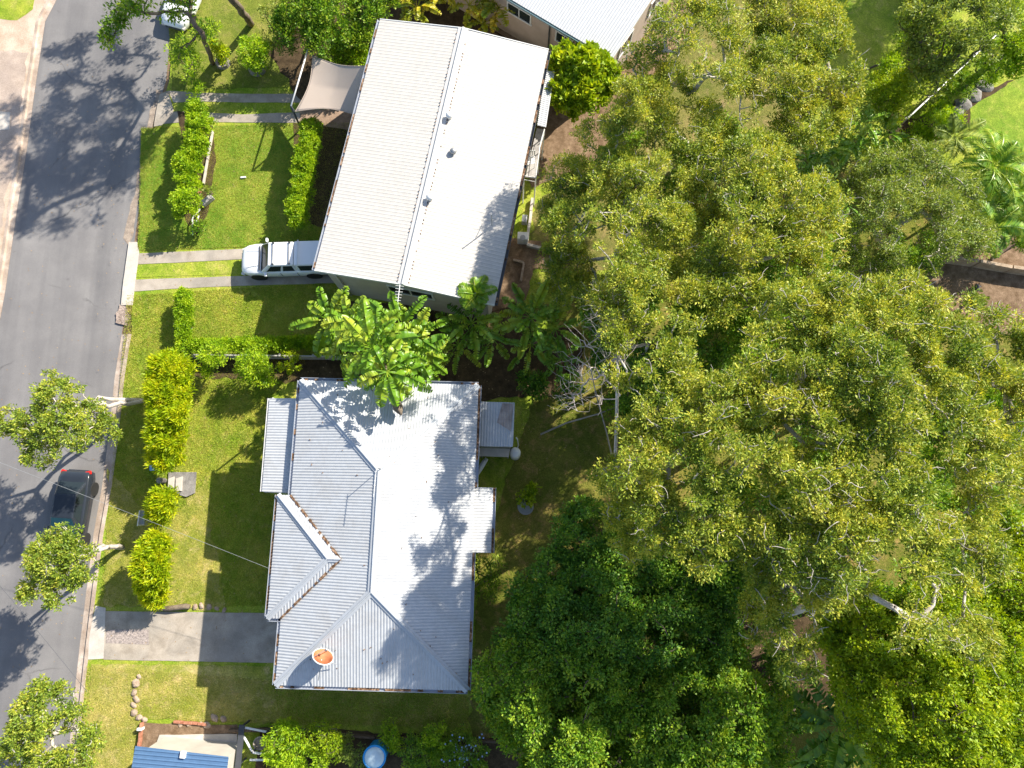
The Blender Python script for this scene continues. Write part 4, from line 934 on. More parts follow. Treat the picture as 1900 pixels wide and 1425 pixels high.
tree('feathery_tree', 'left hand olive crown of the grove facing the grey hip roofed house', 'tree', (1330,830),
     [(1290,640,11,65,.6),(1230,700,11.5,55,.6),(1330,720,12,80,.6),(1250,790,12,65,.6),(1190,870,11.5,65,.6),(1280,880,12,80,.6),(1150,900,10.5,38,.6),(1360,820,12.5,75,.6),(1230,960,11,65,.6),(1320,980,11.5,75,.6),(1180,800,11.5,35,.5),(1390,940,12,70,.6),(1150,700,11,32,.5),(1150,630,10,32,.6),(1180,585,10,42,.6),(1125,560,9.5,30,.6),(1130,880,9.6,28,.5),(1165,950,9.6,38,.5),(1175,1010,9,38,.6)], L_OLIVE, dens=9.2, seed=6, twigs=144, gap=-.12, **OL)
tree('feathery_tree', 'widest olive crown of the grove spreading across the right of the photo', 'tree', (1600,860),
     [(1500,600,12,85,.6),(1590,590,12.5,85,.6),(1680,590,12.5,80,.6),(1450,680,12.5,80,.6),(1540,690,13,85,.6),(1640,680,13.5,95,.6),(1740,650,12,80,.6),(1480,780,13,80,.6),(1570,800,13,70,.6),(1700,770,13.5,100,.6),(1410,740,12,60,.6),(1620,900,13,90,.6),(1520,900,13,85,.6),(1450,870,12.5,60,.6)], L_OLIVE, dens=9.2, seed=8, twigs=204, gap=-.15, **OL)
tree('feathery_tree', 'olive crown at the right edge below the dirt yard', 'tree', (1830,830),
     [(1830,640,11,75,.6),(1890,680,11,60,.6),(1800,710,12,70,.6),(1860,760,12,85,.6),(1800,850,12.5,90,.6),(1880,860,11,60,.6),(1930,760,11,60,.6),(1770,930,12,65,.6)], L_OLIVE, dens=9.2, seed=9, twigs=108, gap=-.14, **OL)
tree('feathery_tree', 'southernmost olive crown with many bare pale twigs above the lime tree', 'tree', (1580,1110),
     [(1400,1040,11.5,60,.6),(1480,1000,12.5,75,.6),(1570,1010,13,85,.6),(1660,1010,13,85,.6),(1740,1040,12.5,75,.6),(1460,1120,11,60,.6),(1550,1100,12,60,.6),(1670,1120,12.5,80,.6),(1760,1130,12,65,.6),(1820,1030,11,50,.6),(1800,1180,11,45,.6),(1470,1230,9,38,.5),(1410,1150,9,40,.5)], L_OLIVE, dens=8.969999999999999, seed=10, twigs=180, gap=-.1, **OL)
GR = dict(ln=.14, wd=.08, crad=.29, nper=55, bark=BARK_B, r0=.3, rtwig=.014)
tree('mango_tree', 'dense dark green tree right of the grey house, deepest in shade', 'tree', (1110,1150),
     [(1100,1000,5.5,65,.65),(1180,1050,6,75,.65),(1050,1080,5.5,60,.65),(1010,1150,5.2,60,.65),(1110,1140,6.5,85,.65),(1210,1150,6.5,80,.65),(960,1180,4.5,35,.6),(1290,1080,6,70,.65),(1300,1180,6,75,.65),(1060,1210,6,60,.65),(1080,960,5,30,.6),(1140,1080,5,70,.65),(1250,1110,5,70,.65),(1000,1110,4.6,50,.65),(1170,1200,5.4,70,.65),(1260,1210,5.4,60,.65)], L_DARK, dens=10.924999999999999, seed=12, twigs=0, gap=-.36, **GR)
tree('mango_tree', 'dark green tree with sunlit yellow green tips at the bottom centre', 'tree', (1080,1330),
     [(950,1260,5.5,60,.65),(1010,1300,6.5,65,.65),(1090,1280,7,65,.65),(1060,1360,7,75,.65),(980,1370,5.5,45,.6),(1140,1370,6.5,70,.65),(1110,1430,7,70,.65),(1020,1430,6,60,.65),(920,1290,4.5,30,.6),(1180,1300,6.5,55,.65),(1000,1240,5.5,55,.65),(1140,1240,5.8,65,.65),(1040,1310,5,60,.65),(1170,1400,5.2,60,.65),(960,1330,4.6,45,.65)], L_GREEN, dens=10.924999999999999, seed=13, gap=-.36, **GR)
tree('mango_tree', 'green tree between the shaded tree and the lime tree at the bottom edge', 'tree', (1330,1330),
     [(1260,1250,6,60,.65),(1340,1240,6,55,.65),(1280,1340,7,75,.65),(1360,1330,7,70,.65),(1230,1420,6.5,65,.65),(1330,1420,7,70,.65),(1410,1300,6,45,.6),(1410,1390,6,45,.6),(1290,1290,5.4,60,.65),(1350,1280,5,55,.65),(1300,1390,5.6,60,.65),(1210,1340,5,55,.65)], L_GREEN, dens=10.924999999999999, seed=14, gap=-.36, **GR)
tree('lime_green_tree', 'bright lime green tree filling the bottom right corner', 'tree', (1740,1290),
     [(1560,1125,8.5,45,.65),(1640,1150,9.3,60,.65),(1740,1150,10,60,.65),(1830,1160,9.5,60,.65),(1580,1170,8.5,60,.65),(1650,1210,9.5,75,.65),(1740,1210,10,80,.65),(1600,1260,9,60,.65),(1680,1300,10,80,.65),(1770,1300,10.5,85,.65),(1860,1230,10,80,.65),(1870,1330,10,80,.65),(1700,1390,9.5,75,.65),(1790,1400,10,80,.65),(1880,1420,9.5,70,.65),(1640,1360,8,45,.6),(1560,1210,7.5,35,.6),(1620,1310,7.5,60,.65),(1720,1260,8.5,70,.65),(1800,1350,8.5,70,.65),(1690,1190,8.5,60,.65),(1840,1280,8.5,60,.65),(1740,1340,8.5,60,.65)], L_LIME, dens=11.5, seed=15, gap=-.36, twigs=18, ln=.13, wd=.075, crad=.27, nper=55, bark=BARK_B, r0=.35)
tree('lime_green_tree', 'lime green tree on the right edge beside the grey rooftop', 'tree', (1920,1100),
     [(1880,1080,9,55,.65),(1930,1140,10,70,.65),(1820,960,8.5,45,.6),(1860,980,8.5,35,.6),(1930,1030,9,50,.6)], L_LIME, dens=11.5, seed=16, gap=-.36, ln=.13, wd=.075, crad=.27, nper=55, bark=BARK_B, r0=.3)
tree('sage_green_tree', 'fine leaved grey green tree left of the dirt yard and palms', 'tree', (1650,470),
     [(1640,330,7,55,.65),(1700,320,7,60,.65),(1760,370,7,60,.65),(1650,400,7.5,75,.65),(1720,420,7.5,75,.65),(1600,350,6.5,45,.65),(1790,430,6.5,50,.65),(1690,480,7,55,.65),(1620,460,6.5,50,.65),(1560,490,6,35,.6)], L_SAGE, dens=8, seed=17, twigs=36, gap=-.24, ln=.11, wd=.055, crad=.3, nper=70, bark=BARK, r0=.25)
tree('sage_green_tree', 'pale leaved tree in the top right overhanging the white fence', 'tree', (1790,60),
     [(1730,90,7,55,.65),(1760,40,8,65,.65),(1820,30,8,60,.65),(1720,140,6,40,.6),(1790,100,7,50,.65),(1780,-30,8,60,.65),(1700,30,7,40,.6)], L_SAGE, dens=3.6, seed=18, gap=-.24, ln=.15, wd=.08, crad=.4, nper=100, bark=BARK_B, r0=.25)
tree('dense_tree', 'deep green tree in the top right corner behind the pale leaved one', 'tree', (1880,80),
     [(1870,60,6,50,.65),(1900,0,6.5,60,.65),(1850,110,5,40,.6),(1900,110,5,40,.6),(1940,60,6,50,.6)], L_HEDGE, dens=3.6, seed=19, gap=-.22, ln=.15, wd=.08, crad=.4, nper=90)
# bare tree
rb_ = P(1190,700,ZL); bt = thing('bare_tree', 'leafless grey tree between the grey roofed house and the grove', 'tree', rb_)
rs = np.random.default_rng(5); C = []
for px, py, z, rp in ((1130,590,11,45),(1100,630,10.5,45),(1160,640,11,40),(1080,690,9.5,35),(1150,570,10.5,40),(1110,560,10,35),(1120,720,9,40),(1070,740,8.5,35),(1180,600,11,35)):
    c = np.array(P(px, py, z)); r = M_(rp, z)
    for i in range(10): d = nrm(rs.normal(size=(1,3)))[0]; C.append(c + d * r * rs.random()**.4 * np.array([1,1,.45]))
mb = MB(); skeleton(mb, rb_, P(1195,640,7.5), np.array(C), .075, .009, seed=3, wob=.12)
for q in C:
    for k in range(2):
        p = Vector(q); d = (Vector(rs.normal(size=3)) + Vector((-.9,.3,0))).normalized(); d.z = abs(d.z)*.5; pts = [p]
        for i in range(4): d = (d + Vector(rs.normal(size=3))*.35).normalized(); pts.append(pts[-1] + d*.26)
        mb.tube(pts, [.009,.008,.007,.005,.004], 4, False)
mb.build('trunk', BARK_G, bt)
for lab, pts, r in (('long bare stick propped across the lawn right of the grey house', [(1003,806,.3),(1050,785,.8),(1110,768,1.3),(1170,745,1.8)], .05),
                    ('slender leaning bare stem rising from the shaded lawn', [(1135,845,.3),(1125,800,1.2),(1108,740,2.4),(1095,680,3.6),(1085,660,4)], .045)):
    mb = MB(); mb.tube([P(*p) for p in pts], [r, r*.9, r*.7, r*.5, r*.4][:len(pts)], 6); single(mb, 'fallen_branch', BARK_G, lab, 'branch', smooth=True)

# ------------------------------------------------------------------ street trees and the tall trees at the top of the street
ST = dict(ln=.13, wd=.06, crad=.22, dens=12, nper=62, bark=BARK, r0=.11, gap=-.20, rtwig=.012, twigs=18)
tree('street_tree', 'street tree leaning over the road above the charcoal sedan', 'tree', (268,743),
     [(110,745,5.8,42,.6),(70,790,5.6,42,.6),(120,800,6,45,.6),(80,840,5.4,32,.6),(165,775,5.2,30,.6),(195,800,5,26,.6),(20,780,5.5,26,.6),(95,715,5.5,26,.5),(180,760,4.9,16,.5)], L_GUM, seed=21, top=(150,758,4.3), **ST)
tree('street_tree', 'street tree whose crown hides the front of the charcoal sedan', 'tree', (228,1016),
     [(120,1010,5.4,34,.6),(90,1040,5.4,36,.6),(140,1050,5.4,36,.6),(70,1085,5,28,.6),(115,1090,5,32,.6),(100,1000,5,20,.5),(50,1100,4.8,15,.5),(155,1030,4.6,20,.5)], L_GUM, seed=22, top=(165,1020,3.6), **ST)
tree('street_tree', 'bushy street tree at the bottom left corner', 'tree', (160,1370),
     [(100,1370,5.2,45,.6),(70,1330,5.2,40,.6),(110,1360,5.6,50,.6),(60,1390,5.2,50,.6),(140,1400,5.2,42,.6),(90,1430,5.4,50,.6),(70,1290,4.8,25,.5),(160,1370,4.6,25,.5),(30,1430,5,40,.6),(100,1310,5,35,.6),(140,1350,5,35,.6),(60,1350,4.8,40,.6),(120,1400,4.8,45,.6)], L_GUM, seed=23, **ST)
def pale_trunk(pts, rads, parent_name): 
    pass
for bx_, pts, rad in ((0, [(268,743,ZL),(235,742,1.2),(205,741,2.3),(183,737,3.2),(168,752,3.9),(150,765,4.6)], [.13,.12,.105,.09,.07,.04]),
                      (1, [(228,1016,ZL),(205,1014,1.1),(190,1012,2.0),(176,1022,2.8),(158,1030,3.6),(140,1040,4.3)], [.13,.12,.10,.08,.06,.04])):
    par_ = [o for o in COL.objects if o.name.startswith('street_tree')][bx_]
    mb = MB(); mb.tube([P(*p) for p in pts], rad, 10); mb.build('leaning_limb', BARK, par_, True)
# tall trees whose shadows cross the street; their crowns stand just outside the top left of the picture
def shadow_blob(px, py, z, rp): g0 = P(px, py, 0); c = g0 + Vector((1.1, 0.9, 1)) * z; return c, M_(rp, 0)
def world_tree(name, label, base, sb, lm, seed, ln, wd, crad, dens, nper, gap=-.15, top=None, extra=(), r0=.28, lims=()):
    b = P(base[0], base[1], ZL); root = thing(name, label, 'tree', b); rs = np.random.default_rng(seed); out = []
    L = [shadow_blob(*q) for q in sb] + [(P(x, y, z), M_(r, z)) for x, y, z, r in extra]
    for c, r in L:
        n = int(dens * 5 * r * r) + 3; d = nrm(rs.normal(size=(n, 3))); k = rs.random((n, 1)) ** .4
        for q in np.array(c) + d * k * np.array([r, r, r * .35]):
            if noise.noise(Vector(q) * .9 + Vector((seed, 0, 0))) > gap: out.append(q)
    C = np.array(out); mb = MB(); skeleton(mb, b, Vector(top), C, r0, .018, seed=seed, wob=.035); mb.build('trunk', BARK_B, root, True)
    cr = crad * (.6 + .8 * rs.random(len(C))); npmesh('crown', leaves(C, cr, nper, ln, wd, up=.2), 4, lm, root); return root
world_tree('spreading_tree', 'tall spreading tree at the street corner whose branches reach over the road', (395,118),
    [(230,110,8,22),(200,75,8,22),(150,80,8.5,30),(120,100,9,28),(165,140,9,35),(260,90,7.5,20),(220,165,8.5,30),(110,150,9.5,30),(270,110,7,22)], L_GREEN, 31, .2, .09, .42, 2.2, 60,
    -.12, P(375,60,5.5), r0=.13, extra=((215,40,6.5,35),(250,10,7,40),(200,70,6,18),(340,95,4.5,28),(330,15,6,35),(375,60,4.5,25)))
world_tree('spreading_tree', 'tall leaning tree with grey trunk at the top edge above the front garden', (466,45),
    [(130,215,11,45),(190,235,11,50),(95,270,11.5,45),(160,290,11.5,50),(230,270,10.5,40),(80,330,12,40),(140,360,12,45),(220,330,11,40),(60,400,12.5,35),(110,420,12.5,28),(180,400,12,22),(250,300,10,22),(235,200,10,32),(70,230,11,25),(100,190,10.5,30),(40,300,12,40),(20,200,12,35),(10,260,12,35),(175,190,10,30)], L_GREEN, 32, .2, .09, .42, 3.0, 60, -.10, P(425,-10,5.5), r0=.2)

world_tree('spreading_tree', 'broad tree beyond the top right whose shade covers the lawn by the pale leaved tree', (1900,-250),
    [(1520,20,9,60),(1560,70,9,60),(1610,120,9.5,50),(1650,20,9,60),(1570,120,9,45),(1520,-30,9,60),(1620,-50,9.5,60),(1700,60,10,50),(1600,60,9.3,60)], L_GREEN, 33, .22, .11, .5, 3.6, 70, -.3, P(1900,-260,6), r0=.3)
# ------------------------------------------------------------------ garden shrubs, front of cream house
G1 = 'light green shrubs in the first row by the street'
for i, (lab, bs, bl) in enumerate((
    ('topmost light green shrub of the row nearest the street', (366,235), [(366,205,1.5,20,.8),(372,232,1.5,24,.8),(366,262,1.5,22,.8)]),
    ('narrow light green shrub second from the top in the street side row', (358,300), [(362,280,1.4,20,.8),(348,305,1.4,22,.8),(355,318,1.3,20,.8)]),
    ('light green shrub third from the top in the street side row', (345,340), [(340,330,1.4,18,.8),(352,345,1.3,20,.8)]),
    ('round light green shrub at the lower end of the street side row beside the steps', (345,378), [(345,378,1.6,27,.85)]))):
    shrub('round_shrub', lab, bs, bl, L_HEDGE, .11, .08, .2, 24, 60, 40 + i, .7, -.4, G1)
G2 = 'hedge plants along the cream roofed house'
for i, (y, lab) in enumerate(((250,'first hedge plant below the shade sail'),(285,'second hedge plant below the shade sail'),(320,'middle hedge plant facing the cream roofed house'),(355,'fourth hedge plant below the shade sail'),(392,'lowest hedge plant nearest the white pickup'))):
    x = 578 - (y - 250) * .16
    shrub('hedge_plant', lab, (x, y + 8), [(x, y - 8, 1.6, 21, .8), (x - 3, y + 12, 1.6, 20, .8)], L_HEDGE, .11, .06, .19, 26, 60, 50 + i, .9, -.4, G2)
# L-shaped clipped hedge
shrub('clipped_hedge', 'clipped light green hedge running down from the driveway strips', (342,600), [(343, y, .95, 14, .8) for y in range(552, 655, 12)], L_HEDGE, .10, .06, .17, 40, 60, 61, .9, -.5)
shrub('clipped_hedge', 'long low hedge along the upper side of the boundary fence', (500,640), [(x, 642 - (x-360)*.03, .95, 11, .8) for x in range(356, 625, 11)], L_HEDGE, .10, .06, .17, 32, 60, 62, .9, -.5)
shrub('bright_shrub', 'green shrub growing over the fence nearest the golden conifer', (398,668), [(398,658,1.7,24,.8),(392,682,1.3,15,.8)], L_HEDGE, .16, .05, .25, 12, 60, 63, .8, -.3)
shrub('bright_shrub', 'larger green shrub below the fence above the grey hip roof awning', (476,690), [(472,674,1.8,27,.8),(488,698,1.4,20,.8),(456,688,1.4,16,.8)], L_HEDGE, .17, .05, .26, 11, 60, 64, .8, -.3)
shrub('bright_shrub', 'small yellow flowering shrub under the boundary fence', (540,680), [(540,674,1.3,20,.8)], L_GOLD, .09, .06, .16, 18, 55, 65, .8, -.3)
# golden conifers
GC = 'golden conifers along the street front'
GO = dict(ln=.24, wd=.06, crad=.2, dens=24, nper=50, up=1.1, gap=-.4, group=GC)
shrub('golden_conifer', 'largest golden conifer, the long column above the stone step', (318,770), [(318,692,2.6,38,.85),(314,730,2.7,36,.85),(318,768,2.7,35,.85),(311,805,2.5,32,.85),(310,843,2.1,28,.85)], L_GOLD, seed=71, **GO)
shrub('golden_conifer', 'small golden conifer just below the stone step', (303,940), [(304,934,1.7,25,.9),(301,948,1.3,21,.8)], L_GOLD, seed=72, **GO)
shrub('golden_conifer', 'oval golden conifer between the grey pillar and the concrete driveway', (290,1050), [(288,1020,2.4,27,.9),(288,1048,2.4,31,.9),(284,1078,1.9,25,.85),(290,1104,1.2,20,.8)], L_GOLD, seed=73, **GO)
# top garden
shrub('leafy_bush', 'large dark leafy bush at the top edge left of the cream roof', (575,60), [(560,20,3,45,.7),(610,30,3.2,45,.7),(540,50,2.6,35,.7),(600,75,2.8,38,.7),(640,60,2.8,32,.7)], L_GREEN, .17, .08, .32, 8, 60, 81, .6, -.3)
shrub('leafy_bush', 'bright bush between the shade sail and the top garden', (640,110), [(650,85,2.2,28,.7),(625,105,1.8,22,.7),(665,105,1.9,22,.7)], L_HEDGE, .17, .07, .28, 10, 60, 82, .6, -.25)
shrub('leafy_bush', 'dark bush against the upper left corner of the cream roof', (680,40), [(680,20,3,38,.7),(670,60,2.6,30,.7),(700,-10,3,40,.7)], L_GREEN, .17, .08, .3, 8, 60, 83, .6, -.3)
shrub('leafy_bush', 'yellowish open bush left of the large dark leafy bush', (515,50), [(510,30,2.2,30,.7),(530,80,1.8,25,.7),(505,75,1.5,20,.7)], L_SAGE, .14, .07, .28, 8, 50, 84, .6, -.1)
shrub('leafy_bush', 'low sunlit bush under the street corner tree', (350,120), [(350,120,1.4,30,.6),(335,90,1.6,25,.6),(385,60,2,25,.6),(360,160,.8,22,.5)], L_HEDGE, .16, .06, .28, 7, 50, 85, .5, -.05)
for nm, lab, x, y, r, rr_, m in (('citrus_tree', 'small round green tree in a stone ring bed on the top lawn', 478,128, 30, .52, L_HEDGE), ('potted_shrub', 'sparse yellow green shrub in the left hand ring bed on the top lawn', 415,118, 16, .42, L_GOLD)):
    shrub(nm, lab, (x, y), [(x-6, y-30, 2.0, r, .8), (x-3, y-14, 1.3, r*.7, .8)], m, .15, .07, .26, 12, 60, 90 + x, .6, -.3, cat='small tree' if r > 20 else 'shrub')
    p = P(x, y, ZL); mb = MB(); mb.lathe(p, [(rr_-.12, .05), (rr_-.12, .24), (rr_, .26), (rr_+.02, 0)], 24); single(mb, 'ring_bed', STONE_G, 'round stone ring bed around the ' + ('small round green tree' if r > 20 else 'sparse yellow green shrub'), 'garden edging', smooth=False)
# heliconias, bananas, palms
bigplant('heliconia_clump', 'yellow green broad leaved clump at the top edge above the cream roof, left one', (790,20), [(775,15,2.2,11,1.9,.5,75,15,75),(810,-15,2.4,10,1.9,.5,75,15,75),(750,-10,2.2,9,1.7,.45,70,20,75)], L_TROPY, seed=1, group='heliconia clumps above the cream roof')
bigplant('heliconia_clump', 'yellow green broad leaved clump at the top edge near the white roof', (900,35), [(870,10,2.3,11,1.9,.5,75,15,75),(925,15,2.4,11,2.0,.55,75,15,75),(895,45,2,9,1.5,.4,70,15,80)], L_TROPY, seed=2, group='heliconia clumps above the cream roof')
bigplant('banana_plant', 'large pale green banana clump between the two big roofs', (700,640), [(690,645,6.2,13,2.3,.66,72,-5,80),(652,598,4.6,11,2.0,.62,68,0,80),(745,612,4.8,12,2.3,.62,70,0,80),(718,690,6.9,12,2.0,.62,65,-10,95),(700,620,5.6,12,2.2,.6,80,20,80),(770,625,4.4,10,2.0,.55,65,0,80),(735,655,5.0,10,1.9,.6,70,0,90),(775,655,4.4,9,1.9,.65,65,0,75),(665,665,4.2,8,2.2,.7,50,-5,60)], L_TROP, seed=3, group='banana plants between the houses')
bigplant('banana_plant', 'banana plant with ragged leaves reaching left over the shaded lawn', (610,600), [(612,592,4.0,11,2.0,.65,60,-5,70)], L_TROP, seed=4, group='banana plants between the houses')
bigplant('banana_plant', 'lower banana stem whose leaf hangs onto the grey hip roof', (735,715), [(738,700,6.0,9,1.7,.5,60,-15,80),(795,668,4.0,9,1.6,.5,60,5,80)], L_TROP, seed=5, group='banana plants between the houses')
bigplant('strelitzia_clump', 'dark glossy clump below the bottom right corner of the cream roof', (880,620), [(875,600,3.2,14,2.1,.5,75,5,60),(850,640,2.6,10,1.7,.45,65,5,60),(915,630,2.8,10,1.8,.45,65,5,60)], L_TROPD, seed=6, group='dark tropical clumps beside the cream house')
bigplant('strelitzia_clump', 'dark glossy clump between the cream roof corner and the bare tree', (1010,620), [(985,590,3.2,13,2.1,.5,75,5,60),(1030,610,3.2,12,2.0,.5,70,5,60),(985,640,2.6,10,1.8,.45,65,5,60),(1040,665,2.4,9,1.6,.4,65,5,60)], L_TROPD, seed=7, group='dark tropical clumps beside the cream house')
bigplant('palm', 'young feather palm rising at the lower corner of the cream roof', (880,590), [(884,548,4.6,10,1.1,.4,75,20,70)], L_TROP, 'frond', cat='palm', seed=8)
bigplant('palm', 'arching yellow edged palm below the bright green lawn on the right', (1845,340), [(1840,310,4.2,18,2.3,.6,70,10,90),(1875,360,3.6,14,2.1,.55,65,5,95)], L_TROP, 'frond', cat='palm', seed=9)
bigplant('palm', 'glossy green palm above the timber beam at the dirt yard', (1850,430), [(1835,425,3.6,16,2.0,.55,65,5,85),(1885,400,3.6,14,2.0,.5,65,5,85)], L_TROPD, 'frond', cat='palm', seed=10)
bigplant('palm', 'pale thin palm fronds beside the soil path at the upper right', (1775,265), [(1770,255,3.2,9,1.7,.5,60,10,60)], L_SAGE, 'frond', cat='palm', seed=11)
bigplant('palm', 'dark blue green fan of broad fronds at the bottom right below the lime tree', (1570,1340), [(1555,1345,4.6,18,3.0,.8,60,0,50),(1610,1385,4.2,12,2.4,.7,60,0,50)], L_DARK, 'blade', cat='palm', seed=12)
bigplant('ginger_clump', 'broad leaved clump under the forked grey trunk', (1450,300), [(1440,290,2.6,14,1.9,.4,70,5,60),(1500,310,2.4,13,1.8,.4,70,5,60),(1540,280,2.6,12,1.8,.45,70,5,65)], L_TROPD, seed=13, group='broad leaved clumps by the white fence')
bigplant('ginger_clump', 'broad leaved clump at the lower end of the white fence', (1610,245), [(1600,230,2.6,14,1.8,.4,70,5,65),(1640,250,2.2,12,1.6,.4,70,5,65),(1580,270,2.4,12,1.7,.4,70,5,60)], L_TROP, seed=14, group='broad leaved clumps by the white fence')
bigplant('ginger_clump', 'drooping broad leaved clump left of the sage green tree', (1530,350), [(1520,345,2.6,13,1.9,.35,65,0,70),(1570,380,2.6,12,1.8,.35,65,0,70),(1480,340,2.2,11,1.6,.35,65,0,60)], L_TROPD, seed=15, group='broad leaved clumps by the white fence')
shrub('fence_shrub', 'lime shrub on the upper side of the white fence', (1660,190), [(1650,175,2.6,38,.7),(1690,150,2.8,38,.7),(1640,210,2,28,.7),(1622,165,1.8,28,.7),(1725,125,2.8,32,.7),(1670,195,2,26,.7)], L_LIME, .15, .06, .28, 9, 60, 101, .7, -.3)
shrub('fence_shrub', 'broad bright shrub at the foot of the pale leaved tree above the white fence', (1600,130), [(1700,60,2.4,40,.7),(1740,80,2.6,40,.7),(1690,105,2.2,36,.7),(1660,130,2,30,.7)], L_HEDGE, .15, .06, .3, 9, 60, 105, .7, -.35)
shrub('fence_shrub', 'bright green shrub between the white fence and the right hand palms', (1740,250), [(1730,240,1.6,30,.7),(1760,225,1.4,24,.7),(1690,290,1.8,34,.7),(1650,300,2,34,.7)], L_HEDGE, .15, .06, .28, 9, 60, 106, .7, -.35)
shrub('fence_shrub', 'green bush filling the ground below the sage green tree', (1660,470), [(1650,470,2,45,.7),(1600,440,2,40,.7),(1710,470,2,40,.7),(1560,470,2,40,.7),(1740,440,1.8,30,.7)], L_GREEN, .15, .06, .3, 7, 60, 107, .7, -.3)
shrub('fence_shrub', 'green bush on the right edge between the two glossy palms', (1870,330), [(1870,330,2,40,.7),(1890,390,2.2,40,.7),(1830,380,2,35,.7),(1890,440,2,30,.7)], L_GREEN, .16, .06, .3, 8, 60, 108, .7, -.3)
shrub('fence_shrub', 'dark shrub on the lower side of the white fence', (1790,170), [(1780,160,1.4,30,.6),(1820,130,1.6,35,.6),(1850,100,1.6,30,.6)], L_GREEN, .13, .06, .26, 9, 60, 102, .7, -.3)
shrub('fence_shrub', 'small bright shrub on the dark soil beside the stepping stones', (1745,205), [(1742,200,1.0,20,.7)], L_HEDGE, .13, .06, .22, 12, 50, 103, .7, -.3)
shrub('fence_shrub', 'light green shrub where the white fence ends', (1700,262), [(1700,258,1.4,26,.7)], L_HEDGE, .15, .06, .25, 10, 55, 104, .7, -.3)
tree('round_leaved_tree', 'glossy round leaved tree at the upper right corner of the cream roof', 'tree', (1075,175),
     [(1050,115,3.6,32,.7),(1090,120,4,38,.7),(1120,150,3.8,34,.7),(1050,170,3.4,34,.7),(1095,175,3.8,36,.7),(1110,100,3.4,20,.6),(1060,200,2.8,22,.6)], L_LIME, .24, .24, .26, 9, 26, BARK_B, .14, -.35, 110, .7, 0)
MS_ = dict(ln=.16, wd=.08, crad=.42, dens=3.8, nper=95, bark=BARK_B, r0=.13, gap=-.2)
for sd, lab, bs, bl in ((301,'green tree half hidden below the left olive crown',(1250,720),[(1230,690,6,60,.8),(1290,640,6.5,60,.8),(1200,760,5,50,.8),(1260,780,6,60,.8),(1190,690,4,45,.8),(1170,560,6,45,.8),(1150,610,5.5,45,.8),(1110,600,4.6,40,.8),(1130,680,4,35,.8)]),
    (302,'green tree below the rounded olive crown in the middle of the grove',(1400,560),[(1380,560,8,70,.8),(1460,500,8.5,60,.8),(1375,590,6,60,.8),(1430,545,7,55,.8),(1500,490,8,55,.8),(1330,600,7.5,60,.8),(1420,640,8,60,.8),(1300,540,7,60,.8)]),
    (303,'green tree deep below the widest olive crown',(1540,760),[(1500,700,9,70,.8),(1580,740,9,80,.8),(1440,780,8.5,70,.8),(1640,620,9,70,.8),(1520,640,9,60,.8)]),
    (304,'green tree in the hollow between the widest crown and the southernmost one',(1500,960),[(1420,960,8,70,.8),(1520,950,8.5,70,.8),(1620,960,9,70,.8),(1340,930,7.5,60,.8),(1360,1030,7.5,60,.8)]),
    (305,'green tree below the broad olive crown beside the cream roofed house',(1250,400),[(1230,400,6.5,60,.8),(1290,360,7,60,.8),(1180,430,5.5,50,.8),(1300,440,7,60,.8),(1330,290,7,60,.8)]),
    (307,'dark green tree below the bare twigs of the southernmost olive crown',(1430,1090),[(1400,1060,7,60,.8),(1470,1080,7.5,60,.8),(1560,1120,8,60,.8),(1340,1120,6,50,.8)]),
    (308,'green tree between the southernmost olive crown and the lime tree',(1690,1150),[(1640,1140,8,60,.8),(1700,1150,8.5,60,.8),(1780,1140,9,60,.8),(1850,1130,8.5,50,.8),(1740,1080,8.5,60,.8)]),
    (306,'green tree below the olive crown at the right edge',(1780,800),[(1760,760,8.5,80,.8),(1840,800,8.5,80,.8),(1720,860,8.5,70,.8),(1820,900,8.5,70,.8)])):
    tree('mid_storey_tree', lab, 'tree', bs, bl, L_DARK if sd % 2 else L_GREEN, seed=sd, group='green trees standing below the olive canopy', **MS_)
# understorey beneath the grove
US = 'understorey shrubs under the grove'
rs = random.Random(12); k = 0
words = ['beneath the middle olive crown', 'left of the bare tree roots', 'under the widest olive crown', 'below the round leaved tree', 'on the shaded slope under the left olive crown']
for (x, y, z, r, lm_, lab) in ((1260,640,2.6,55,L_GREEN,'deep green bush below the bare twigs of the middle crown'),(1200,560,2.2,45,L_GREEN,'green bush among the branches of the bare tree'),(1420,620,3,60,L_GREEN,'deep green bush under the rounded middle crown'),(1380,700,2.8,50,L_DARK,'dark bush between the left and widest crowns'),
    (1520,560,3,50,L_SAGE,'greyish bush under the gap north of the widest crown'),(1160,270,1.8,35,L_GREEN,'dark bush in the soil right of the cream roofed house'),(1350,270,3,55,L_GREEN,'dark bush at the foot of the thin olive tree'),(1500,850,3,60,L_GREEN,'green bush deep under the widest crown'),
    (1350,920,3,60,L_DARK,'dark bush at the left foot of the grove'),(1450,960,3,60,L_DARK,'dark bush in the hollow of the grove'),(1150,760,1.4,40,L_GREEN,'low bush on the shaded lawn edge'),(1420,1080,2.5,50,L_DARK,'dark bush above the brown litter patch'),(1700,900,3,70,L_GREEN,'green bush under the right of the widest crown'),(1640,760,3,60,L_GREEN,'green bush in the centre of the widest crown'),(1800,560,2,30,L_SAGE,'small bush on the edge of the dirt yard')):
    k += 1; rr_ = r
    shrub('understorey_bush', lab, (x, y), [(x, y, z, rr_*.6, .7), (x + rs.uniform(-.5,.5)*rr_, y + rs.uniform(-.5,.5)*rr_, z*.8, rr_*.5, .7), (x + rs.uniform(-.6,.6)*rr_, y + rs.uniform(-.6,.6)*rr_, z*.7, rr_*.45, .7)], lm_, .2, .08, .35, 5, 50, 120 + k, .6, -.3, US)
